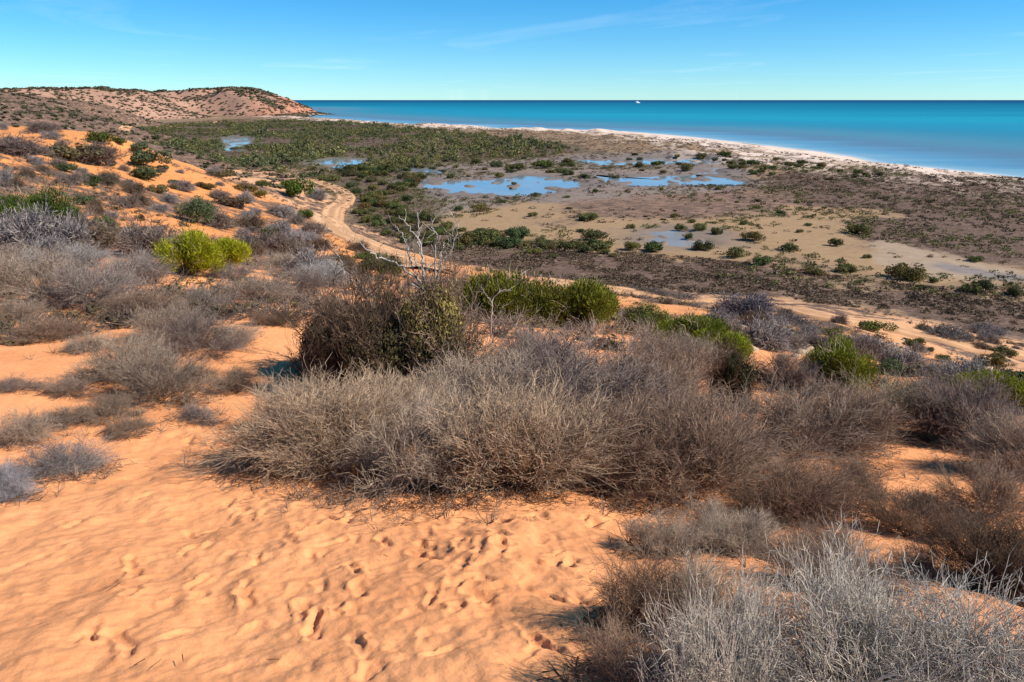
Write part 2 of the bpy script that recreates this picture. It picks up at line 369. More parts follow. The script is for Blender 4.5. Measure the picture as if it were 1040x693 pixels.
soft = (fbm(nx * 1.3, ny * 1.0, 71, 4) - .5) * .10 + (fbm(nx * 3.4 + ny * 1.2, ny * 1.6 - nx * .8, 73, 4) - .5) * .075 + (fbm(nx * 13, ny * 13, 75, 3) - .5) * .014 + (fbm(nx * 2.0 + ny * 5, ny * 3 - nx * 7, 77, 3) - .5) * .028
GZ[near_i] += (dz + soft) * (1 - sstep(9, 11.4, np.hypot(nx, ny)))

# zone colours (real soil differences)
ORANGE = np.array([.785, .335, .137]); ORANGE2 = np.array([.64, .25, .075]); PALE = np.array([.62, .36, .20]); TAN = np.array([.35, .225, .12])
BROWN = np.array([.25, .17, .105]); PURPLE = np.array([.25, .17, .115]); BEACH = np.array([.72, .56, .44]); MUD = np.array([.24, .20, .175]); OLIVE = np.array([.13, .115, .055])
HILL = np.array([.37, .215, .145]); RED = np.array([.38, .17, .105])
def pz(pts, z=.7): return [at_z(a, b, z)[:2] for a, b in pts]
zones = [  # polygon, colour, softness m, debris
 (pz([(440, 246), (620, 258), (760, 270), (900, 296), (1060, 308), (1060, 350), (900, 316), (760, 300), (620, 290), (430, 268)]), BROWN, 3, .55),
 (pz([(560, 228), (700, 222), (860, 215), (880, 250), (980, 268), (1060, 280), (1060, 300), (900, 282), (780, 262), (640, 256), (440, 244), (400, 222), (420, 202), (600, 200)]), TAN, 3, .10),
 (pz([(860, 215), (760, 195), (700, 190), (780, 180), (900, 176), (1200, 190), (1200, 290), (1010, 268), (900, 250)]), PURPLE, 4, .45),
 (pz([(860, 248), (900, 252), (960, 262), (1060, 276), (1060, 302), (960, 282), (890, 268)]), np.array([.37, .27, .18]), 2, .0),
 (pz([(985, 276), (1060, 280), (1060, 298), (1010, 292)]), MUD, 2, .0),
 (pz([(560, 200), (700, 192), (800, 196), (860, 215), (700, 222), (560, 214)]), np.array([.27, .165, .11]), 5, .35),
 (pz([(400, 168), (600, 155), (760, 158), (760, 192), (600, 203), (395, 225)]), MUD * np.array([1, .93, .85]), 5, .25),
 (pz([(330, 168), (430, 160), (420, 205), (470, 245), (560, 250), (440, 262), (380, 248), (340, 205)]), OLIVE, 4, .4),
 (pz([(140, 137), (225, 124), (330, 123), (430, 134), (560, 145), (600, 155), (480, 166), (400, 164), (300, 170), (230, 170), (180, 160)]), OLIVE, 8, .4),
 (pz([(780, 212), (900, 214), (900, 222), (790, 222)]), TAN, 3, .1),
]
s = coast_dist(GX, GY)
C = np.tile(BROWN * .5 + TAN * .5, (len(GX), 1)); DB = np.full(len(GX), .3)
for poly, col, soft_, db in zones:
    w = fbm(GX / 9, GY / 16, 81, 4)
    d = sdf_poly(poly, GX, GY) + (w - .5) * 22
    k = sstep(soft_, -soft_, d)
    C = C * (1 - k[:, None]) + col * k[:, None]; DB = DB * (1 - k) + db * k
for P in ponds.values():
    k = (1 - sstep(0, 9, sdf_poly(P, GX, GY) + (fbm(GX / 6, GY / 8, 83) - .5) * 6)) * .75
    C = C * (1 - k[:, None]) + (MUD * .72) * k[:, None]; DB = DB * (1 - k)
# beach belt
bn = fbm(GX / 8, GY / 20, 11)
k = sstep(-3, 2, s) * (1 - sstep(12, 30, s + (bn - .5) * 110))
k = np.maximum(k, sstep(4, 10, s) * (1 - sstep(35, 75, s)) * sstep(.46, .54, bn) * (.35 + .65 * sstep(170, 300, GY)))
C = C * (1 - k[:, None]) + BEACH * k[:, None]; DB = DB * (1 - k * .9)
# dune sand and hills
dnv = rbf_eval(NEAR, GX, GY) - sstep(190, 330, np.hypot(GX + 10, GY - 60)) * 30
kd = sstep(.3, 1.3, dnv + (fbm(GX / 5, GY / 5, 91) - .5) * 1.5)
nn = fbm(GX / 18, GY / 18, 93)
dist = np.hypot(GX, GY)
dune = ORANGE[None] * (1 - sstep(20, 60, dist))[:, None] + (ORANGE2 * .8 + ORANGE * .2)[None] * sstep(20, 60, dist)[:, None]
pal = (1 - sstep(3, 10, dnv)) * sstep(30, 45, dist)
dune = dune * (1 - .8 * pal[:, None]) + PALE * (.8 * pal[:, None])
C = C * (1 - kd[:, None]) + dune * kd[:, None]
DB = DB * (1 - kd) + kd * np.where(dist < 25, 0.02 + .2 * sstep(7, 14, dist) * sstep(.4, .6, fbm(GX / 3, GY / 3, 95)), .12 + .26 * sstep(.44, .60, nn))
dfv = rbf_eval(FAR, GX, GY); dfv = np.where(dist < 300, dfv - (1 - sstep(120, 260, np.hypot(GX + 60, GY))) * 25, dfv)
kf = sstep(.2, 2.0, dfv) * (dist > 130)
hl = fbm(GX / 40, GY / 40, 97)
hc = HILL[None] * (1 - .0 * hl[:, None])
hc = hc * (1 - sstep(.52, .62, hl)[:, None]) + (HILL * 1.25)[None] * sstep(.52, .62, hl)[:, None]
tip = sstep(-335, -300, GX) * (dist > 900) * .7; hc = hc * (1 - tip[:, None]) + RED * tip[:, None]
C = C * (1 - kf[:, None]) + hc * kf[:, None]
DB = DB * (1 - kf) + kf * np.where(dist > 850, .22, .40)
kk = sstep(1.5, -1.5, s) * (GZ < 1.5); kr = (GZ >= 1.5) * sstep(8, 0, s)
C = C * (1 - kk[:, None]) + (BEACH * .6) * kk[:, None]; C = C * (1 - kr[:, None]) + RED * 1.2 * kr[:, None]
GC = np.concatenate([C, np.clip(DB, 0, 1)[:, None]], 1)
idx = np.arange(NR * NA).reshape(NR, NA)
a_ = idx[:-1]; b_ = idx[1:]
Fg = np.stack([a_, np.roll(a_, -1, 1), np.roll(b_, -1, 1), b_], -1).reshape(-1, 4)[:, ::-1]
V = np.stack([GX, GY, GZ], 1)
g = new_mesh('ground', V, Fg, M_GROUND, smooth=True, attr=GC); tag(g, kind='structure')

# ------------------------------------------------------------------ water
sa = np.arange(-.95, 1.3, .006); sr = np.concatenate([np.geomspace(110, 2500, 330), np.geomspace(2600, 80000, 30)])
SA, SR = np.meshgrid(sa, sr); sxx, syy = (np.sin(SA) * SR).ravel(), (np.cos(SA) * SR).ravel()
sd_ = -coast_dist(sxx, syy); ok = sd_ > -25
fi = np.arange(len(sr) * len(sa)).reshape(len(sr), len(sa)); Fs = np.stack([fi[:-1, :-1], fi[:-1, 1:], fi[1:, 1:], fi[1:, :-1]], -1).reshape(-1, 4)[:, ::-1]
Fs = Fs[ok[Fs].any(1)]; used = np.unique(Fs); rem = np.zeros(len(sxx), int); rem[used] = np.arange(len(used)); Fs = rem[Fs]
offs = np.clip(sd_[used] / 500., 0, 1)
o = new_mesh('sea', np.c_[sxx, syy, np.zeros(len(sxx))][used], Fs, M_SEA, smooth=True, attr=np.c_[offs, offs, offs, np.ones(len(offs))]); tag(o, kind='structure')
for k, P in ponds.items():
    P = np.array(P); c = P.mean(0); Q = c + (P - c) * (1 + 5.0 / np.maximum(1, np.linalg.norm(P - c, axis=1)))[:, None]
    V = np.concatenate([np.concatenate([[c], Q]), np.full((len(Q) + 1, 1), .52)], 1)
    n = len(Q); Fp = [[0, i + 1, (i + 1) % n + 1] for i in range(n)]
    o = new_mesh('pond', V, Fp, M_MUD if k == 'mud' else M_POND); tag(o, kind='structure')

# ------------------------------------------------------------------ dirt tracks
def ribbon(name, px, W, z_off=.09, n=160):
    P = Gm(px)[:, :2]
    t = np.linspace(0, len(P) - 1, n); i = np.clip(t.astype(int), 0, len(P) - 2); f = (t - i)[:, None]
    P0 = P[np.maximum(i - 1, 0)]; P1 = P[i]; P2 = P[i + 1]; P3 = P[np.minimum(i + 2, len(P) - 1)]
    S = .5 * (2 * P1 + (P2 - P0) * f + (2 * P0 - 5 * P1 + 4 * P2 - P3) * f ** 2 + (3 * P1 - P0 - 3 * P2 + P3) * f ** 3)
    T = np.gradient(S, axis=0); T /= np.linalg.norm(T, axis=1)[:, None] + 1e-9; Nn = np.stack([T[:, 1], -T[:, 0]], 1)
    u = np.array([-1.0, -.8, -.62, -.48, -.34, -.15, .15, .34, .48, .62, .8, 1.0]); h = np.array([-.25, .12, .08, .0, .06, .14, .14, .06, .0, .08, .12, -.25])
    wid = W / 2 * (1 + .15 * (vnoise(np.arange(n) / 9., np.zeros(n), 4) - .5))
    X = S[:, None, 0] + Nn[:, None, 0] * u * wid[:, None]; Y = S[:, None, 1] + Nn[:, None, 1] * u * wid[:, None]
    Z = H(X.ravel(), Y.ravel()).reshape(X.shape)
    Zc = Z * .5 + Z.mean(1)[:, None] * .5
    Z = np.maximum(Z, Zc) + z_off + h
    V = np.stack([X, Y, Z], -1).reshape(-1, 3); m = len(u)
    ii = np.arange(n * m).reshape(n, m); Fq = np.stack([ii[:-1, :-1], ii[:-1, 1:], ii[1:, 1:], ii[1:, :-1]], -1).reshape(-1, 4)
    cu = np.array([.0, .55, .8, 1, .85, .35, .35, .85, 1, .8, .55, 0])
    base = np.array([.40, .21, .10]); rut = np.array([.64, .37, .20])
    cc = base + (rut - base) * cu[:, None]
    Cc = np.concatenate([np.tile(cc, (n, 1)), np.full((n * m, 1), .03)], 1)
    o = new_mesh(name, V, Fq, M_GROUND, smooth=True, attr=Cc); tag(o, kind='structure'); return o
ribbon('dirt_track', [(316, 183), (330, 188), (345, 194), (351, 201), (347, 208), (338, 216), (333, 223), (336, 231), (349, 240), (368, 249), (390, 258), (410, 267), (430, 275)], 4.2)
ribbon('dirt_track', [(560, 288), (600, 294), (650, 299), (700, 305), (760, 310), (830, 321), (900, 334), (970, 350), (1045, 364), (1100, 376)], 3.2)
ribbon('dirt_track', [(125, 133), (150, 130.5), (175, 128.5), (205, 126.5), (222, 123.5)], 5.0)

# ------------------------------------------------------------------ plant builders
def prism(P0, P1, r0, r1):
    n = len(P0); d = P1 - P0; d /= np.linalg.norm(d, axis=1)[:, None] + 1e-9
    h = np.where(np.abs(d[:, 2:3]) < .9, np.array([[0, 0, 1.]]), np.array([[1., 0, 0]]))
    a = np.cross(d, h); a /= np.linalg.norm(a, axis=1)[:, None] + 1e-9; b = np.cross(d, a)
    V = np.empty((n, 6, 3))
    for k in range(3):
        c, s_ = math.cos(k * 2.094), math.sin(k * 2.094)
        V[:, k] = P0 + (a * c + b * s_) * r0[:, None]; V[:, 3 + k] = P1 + (a * c + b * s_) * r1[:, None]
    f = np.array([[0, 1, 4, 3], [1, 2, 5, 4], [2, 0, 3, 5]])
    Fq = (f[None] + (np.arange(n) * 6)[:, None, None]).reshape(-1, 4)
    return V.reshape(-1, 3), Fq
def grow(rs, pos, d, L, steps, bend, up, r0, r1):
    """paths: pos (n,3), d (n,3), L (n,) total length; returns segments and nodes"""
    S0, S1, A0, A1, NP, ND, NT = [], [], [], [], [], [], []
    p = pos.copy(); d = d.copy()
    for k in range(steps):
        d = d + rs.normal(0, bend, d.shape); d[:, 2] += up
        d /= np.linalg.norm(d, axis=1)[:, None]
        q = p + d * (L / steps)[:, None]
        low = q[:, 2] < .01; q[low, 2] = .01 + rs.uniform(0, .01, low.sum())
        ra = r0 + (r1 - r0) * k / steps; rb = r0 + (r1 - r0) * (k + 1) / steps
        S0.append(p); S1.append(q); A0.append(np.full(len(p), ra)); A1.append(np.full(len(p), rb))
        NP.append(q); ND.append(d); NT.append(np.full(len(p), (k + 1) / steps)); p = q
    c = np.concatenate
    return (c(S0), c(S1), c(A0), c(A1)), (c(NP), c(ND), c(NT))
def side(rs, d, a):
    r = rs.normal(0, 1, d.shape); r -= (r * d).sum(1)[:, None] * d; r /= np.linalg.norm(r, axis=1)[:, None]
    q = d * math.cos(a) + r * math.sin(a); return q / np.linalg.norm(q, axis=1)[:, None]
def twig_bush(seed, R=.75, Ht=.8, stems=26, k1=3, k2=3, k3=2, rb=.008, spread=.95, bend=.16, curl=0.02, rt=.0016, flop=0):
    rs = R_(seed)
    th = rs.uniform(0, 2 * math.pi, stems); sp = rs.uniform(.05, 1, stems) ** .6 * spread
    d = np.stack([np.cos(th) * np.sin(sp), np.sin(th) * np.sin(sp), np.cos(sp)], 1)
    pos = np.stack([np.cos(th) * R * .12 * rs.rand(stems), np.sin(th) * R * .12 * rs.rand(stems), np.full(stems, -.03)], 1)
    L = (R * np.sin(sp) ** 2 + Ht * np.cos(sp) ** 2) * rs.uniform(.75, 1.0, stems) * .85
    segs = []
    s0, nd0 = grow(rs, pos, d, L, 6, bend, curl, rb, rb * .45)
    P, D, T = nd0
    def kids(P, D, T, k, ang, Lf, steps, r0, r1, tmin):
        m = T > tmin; P, D, T = P[m], D[m], T[m]
        P = np.repeat(P, k, 0); D = np.repeat(D, k, 0)
        return grow(rs, P, side(rs, D, ang), Lf * rs.uniform(.4, 1.15, len(P)), steps, bend * 1.3, curl - flop, r0, r1)
    s1, n1 = kids(P, D, T, k1, .5, .62 * R, 5, rb * .45, rb * .26, .12)
    s2, n2 = kids(*n1, k2, .5, .36 * R, 3, rb * .28, rt, .25)
    sets = [s1, s2]
    if k3:
        m = rs.rand(len(n2[0])) < .8
        s3, n3 = kids(n2[0][m], n2[1][m], n2[2][m], k3, .6, .17 * R, 2, rt * 1.05, rt * .55, .3); sets.append(s3)
    c = [np.concatenate([q[i] for q in sets]) for i in range(4)]
    (Va, Fa_), (Vb, Fb_) = prism(*s0), prism(*c)
    kx = 1 / np.percentile(np.hypot(Vb[:, 0], Vb[:, 1]), 95); kz = (.6 if Ht < .75 else .95) / np.percentile(Vb[:, 2], 96)
    S = np.array([kx, kx, kz]); return (Va * S, Fa_), (Vb * S, Fb_)
def leaf_quads(rs, C, Nrm, L, W):
    n = len(C); t = rs.normal(0, 1, (n, 3)); t -= (t * Nrm).sum(1)[:, None] * Nrm; t /= np.linalg.norm(t, axis=1)[:, None] + 1e-9
    b = np.cross(Nrm, t)
    L = L[:, None]; W = W[:, None]
    V = np.stack([C - t * L * .5, C + b * W * .5, C + t * L * .5, C - b * W * .5], 1)
    return V.reshape(-1, 3), np.arange(n * 4).reshape(n, 4)
def leafy(seed, n, leaf, aspect, dims=(1, 1, .7), lobes=14, lobe_r=.36, upright=0.0, shell=.35):
    """foliage in a unit-radius flattened dome"""
    rs = R_(seed)
    th = rs.uniform(0, 2 * math.pi, lobes); r = np.sqrt(rs.rand(lobes)) * .68
    zc = (.18 + .55 * np.sqrt(1 - (r / .95) ** 2) * rs.uniform(.35, 1.08, lobes))
    LC = np.stack([np.cos(th) * r, np.sin(th) * r, zc], 1); LR = lobe_r * rs.uniform(.65, 1.25, lobes)
    w = LR ** 2 / (LR ** 2).sum(); li = rs.choice(lobes, n, p=w)
    v = rs.normal(0, 1, (n, 3)); v /= np.linalg.norm(v, axis=1)[:, None]
    rad_ = rs.uniform(shell, 1.0, n) ** .5 * (1 + .30 * rs.normal(0, 1, n) * (rs.rand(n) < .35))
    P = LC[li] + v * (LR[li] * rad_)[:, None]
    P[:, 2] = np.where(P[:, 2] < .02, rs.uniform(.02, .3, n), P[:, 2])
    P *= np.array(dims)
    nr = v + rs.normal(0, .7, (n, 3)); nr /= np.linalg.norm(nr, axis=1)[:, None]
    L = leaf * rs.uniform(.6, 1.4, n); W = L * aspect
    if upright:
        t = v * .6 + rs.normal(0, .25, (n, 3)); t[:, 2] += upright; t /= np.linalg.norm(t, axis=1)[:, None]
        b = np.cross(t, rs.normal(0, 1, (n, 3))); b /= np.linalg.norm(b, axis=1)[:, None]
        L = L[:, None]; W = W[:, None]
        V = np.stack([P - t * L * .5, P + b * W * .5, P + t * L * .5, P - b * W * .5], 1).reshape(-1, 3)
        return V, np.arange(n * 4).reshape(n, 4)
    return leaf_quads(rs, P, nr, L, W)
def bush_stems(seed, dims, n=12, r=.02):
    rs = R_(seed); th = rs.uniform(0, 6.28, n); sp = rs.uniform(.1, 1.05, n)
    d = np.stack([np.cos(th) * np.sin(sp), np.sin(th) * np.sin(sp), np.cos(sp)], 1)
    s0, n0 = grow(rs, np.zeros((n, 3)), d, np.full(n, .8), 5, .15, .03, r, r * .3)
    m = n0[2] > .3
    s1, _ = grow(rs, np.repeat(n0[0][m], 2, 0), side(rs, np.repeat(n0[1][m], 2, 0), .6), np.full(m.sum() * 2, .3), 3, .2, .02, r * .35, r * .12)
    c = [np.concatenate([a, b]) for a, b in zip(s0, s1)]
    V, Fq = prism(*c); return V * np.array(dims), Fq

def tuft(seed, n=14, r=.02, kids=1, bend=.2):
    rs = R_(seed); th = rs.uniform(0, 6.28, n); sp = rs.uniform(.1, 1.3, n)
    d = np.stack([np.cos(th) * np.sin(sp), np.sin(th) * np.sin(sp), np.cos(sp)], 1)
    s0, n0 = grow(rs, np.zeros((n, 3)), d, rs.uniform(.5, 1, n), 2, bend, .0, r, r * .5)
    s1, n1 = grow(rs, np.repeat(n0[0], kids, 0), side(rs, np.repeat(n0[1], kids, 0), .7), rs.uniform(.2, .5, len(n0[0]) * kids), 2, bend, 0, r * .5, r * .25)
    return prism(*[np.concatenate([a, b]) for a, b in zip(s0, s1)])
PROTO = {}
def mesh_of(name, VF, m):
    V, Fq = VF; V = np.ascontiguousarray(V, dtype=np.float32); Fq = np.ascontiguousarray(Fq, dtype=np.int32)
    me = bpy.data.meshes.new(name); n, k = Fq.shape
    me.vertices.add(len(V)); me.vertices.foreach_set('co', V.ravel()); me.loops.add(n * k); me.loops.foreach_set('vertex_index', Fq.ravel())
    me.polygons.add(n); me.polygons.foreach_set('loop_start', np.arange(0, n * k, k, dtype=np.int32)); me.polygons.foreach_set('loop_total', np.full(n, k, dtype=np.int32))
    me.update(calc_edges=True); me.materials.append(m); return me
# unit-sized prototypes (radius 1)
def U(VF, s): return VF[0] / s, VF[1]
for i in range(5):      # dense fine twigs
    a, b = twig_bush(100 + i, 1, .95, 30, 2, 3, 1, .008, 1.15, .085, .03, .0026)
    PROTO['dry%d' % i] = (mesh_of('stem', a, M_TWIG), mesh_of('twigs', b, M_TWIG))
for i in range(3):      # upright broom-like
    a, b = twig_bush(150 + i, .9, 1.15, 44, 2, 2, 1, .0075, .9, .06, .04, .0026)
    PROTO['broom%d' % i] = (mesh_of('stem', a, M_TWIG), mesh_of('twigs', b, M_TWIG))
for i in range(4):      # open, see-through
    a, b = twig_bush(180 + i, 1, .95, 16, 2, 3, 1, .0085, 1.2, .10, .02, .0027)
    PROTO['open%d' % i] = (mesh_of('stem', a, M_TWIG), mesh_of('twigs', b, M_TWIG))
for i in range(3):      # sparse
    a, b = twig_bush(200 + i, 1, .7, 18, 2, 3, 1, .008, 1.25, .2, .0, .0026)
    PROTO['sparse%d' % i] = (mesh_of('stem', a, M_TWIG), mesh_of('twigs', b, M_TWIG))
for i in range(3):      # pale, long arching tangled branches, seen close
    a, b = twig_bush(250 + i, 1.1, .95, 40, 2, 2, 1, .011, 1.25, .12, .0, .0026, flop=.035)
    PROTO['pale%d' % i] = (mesh_of('stem', a, M_TWIG), mesh_of('twigs', b, M_TWIG))
for i in range(3):      # needle-leaved green
    PROTO['needle%d' % i] = (mesh_of('stem', bush_stems(300 + i, (1, 1, 1), 14, .02), M_TWIG), mesh_of('foliage', leafy(310 + i, 22000, .065, .24, (1, 1, .95), 13, .33, upright=.55, shell=.25), M_LEAF))
for i in range(3):      # small round leaves
    PROTO['leafy%d' % i] = (mesh_of('stem', bush_stems(330 + i, (1, 1, 1), 16, .02), M_TWIG), mesh_of('foliage', leafy(340 + i, 9000, .055, .6, (1, 1, .95), 24, .27), M_LEAF))
for i in range(2):      # olive brown, open, with many bare twigs
    a, b = twig_bush(360 + i, 1, 1.05, 28, 2, 2, 1, .013, 1.4, .2, -.01, .0038)
    PROTO['tangle%d' % i] = (mesh_of('stem', a, M_TWIG), mesh_of('twigs', b, M_TWIG), mesh_of('foliage', leafy(370 + i, (9000, 20000)[i], .045, .6, (.95, .95, (.82, 1.08)[i]), 15, .30, shell=.25), M_LEAF))
for i in range(4):      # far shrubs, coarse leaf clumps
    PROTO['far%d' % i] = (mesh_of('shrub', leafy(400 + i, 2600, .10, .65, (1, 1, .8), 9 + 3 * i, .36, shell=.45), M_LEAF),)
for i in range(3):      # far dry shrubs
    a, b = twig_bush(430 + i, 1, .8, 24, 2, 2, 0, .02, 1.2, .2, .0, .012)
    PROTO['fardry%d' % i] = (mesh_of('shrub', (np.concatenate([a[0], b[0]]), np.concatenate([a[1], b[1] + len(a[0])])), M_TWIG),)

prng = random.Random(5); HK = .68
def place(kind, name, loc, Rx, Hs, tint, label, cat, group, stem_tint=None, rz=None):
    """one shrub of its own; parts share mesh data with their prototype"""
    pr = PROTO[kind]; rz = prng.uniform(0, 6.28) if rz is None else rz
    el = prng.uniform(.8, 1.25); sc3 = (Rx * el, Rx / el, Hs)
    if len(pr) == 1:
        r = bpy.data.objects.new(name, pr[0]); COL.objects.link(r); r.color = (*tint, 1)
    else:
        r = empty(name)
        for k, me in enumerate(pr):
            nm = me.name.split('.')[0]
            c = bpy.data.objects.new(nm, me); COL.objects.link(c); c.parent = r
            c.color = (*(tint if (nm == 'foliage' or stem_tint is None) else stem_tint), 1)
    r.location = loc; r.rotation_euler = (0, 0, rz); r.scale = sc3
    tag(r, label, cat, group); return r
def put(kind, name, px, py, w, h, tint, label, cat, group=None, stem_tint=None):
    p = G(px, py); m = depth_scale(p)
    Rx = w * m / 2; Hs = h * m * (.8 if kind[:3] == 'far' else 1) * (HK if kind[:3] in ('dry', 'bro', 'spa', 'pal', 'ope') else 1)
    h_native = {'dry': .95, 'bro': .95, 'spa': .6, 'ope': .95, 'pal': .95, 'nee': .95, 'lea': .95, 'tan': 1.0, 'far': .8}[kind[:3]]
    Rx /= {'dry': 1.0, 'bro': 1.0, 'spa': 1.0, 'ope': 1.0, 'pal': 1.0, 'nee': .95, 'lea': .95, 'tan': 1.0, 'far': .95}[kind[:3]]
    return place(kind, name, (p[0], p[1], p[2] - .02), Rx, Hs / h_native, tint, label, cat, group, stem_tint)

# tints (bark / leaf albedo)
GREY = (.36, .275, .22); TANW = (.42, .30, .215); BRN = (.26, .175, .13); DKB = (.12, .078, .055); LILAC = (.25, .19, .17); WHT = (.54, .475, .42)
GRN = (.075, .105, .022); YEL = (.33, .33, .018); OLV = (.14, .115, .035); GGR = (.10, .125, .06); DKG = (.03, .04, .012); LIM = (.16, .19, .02)
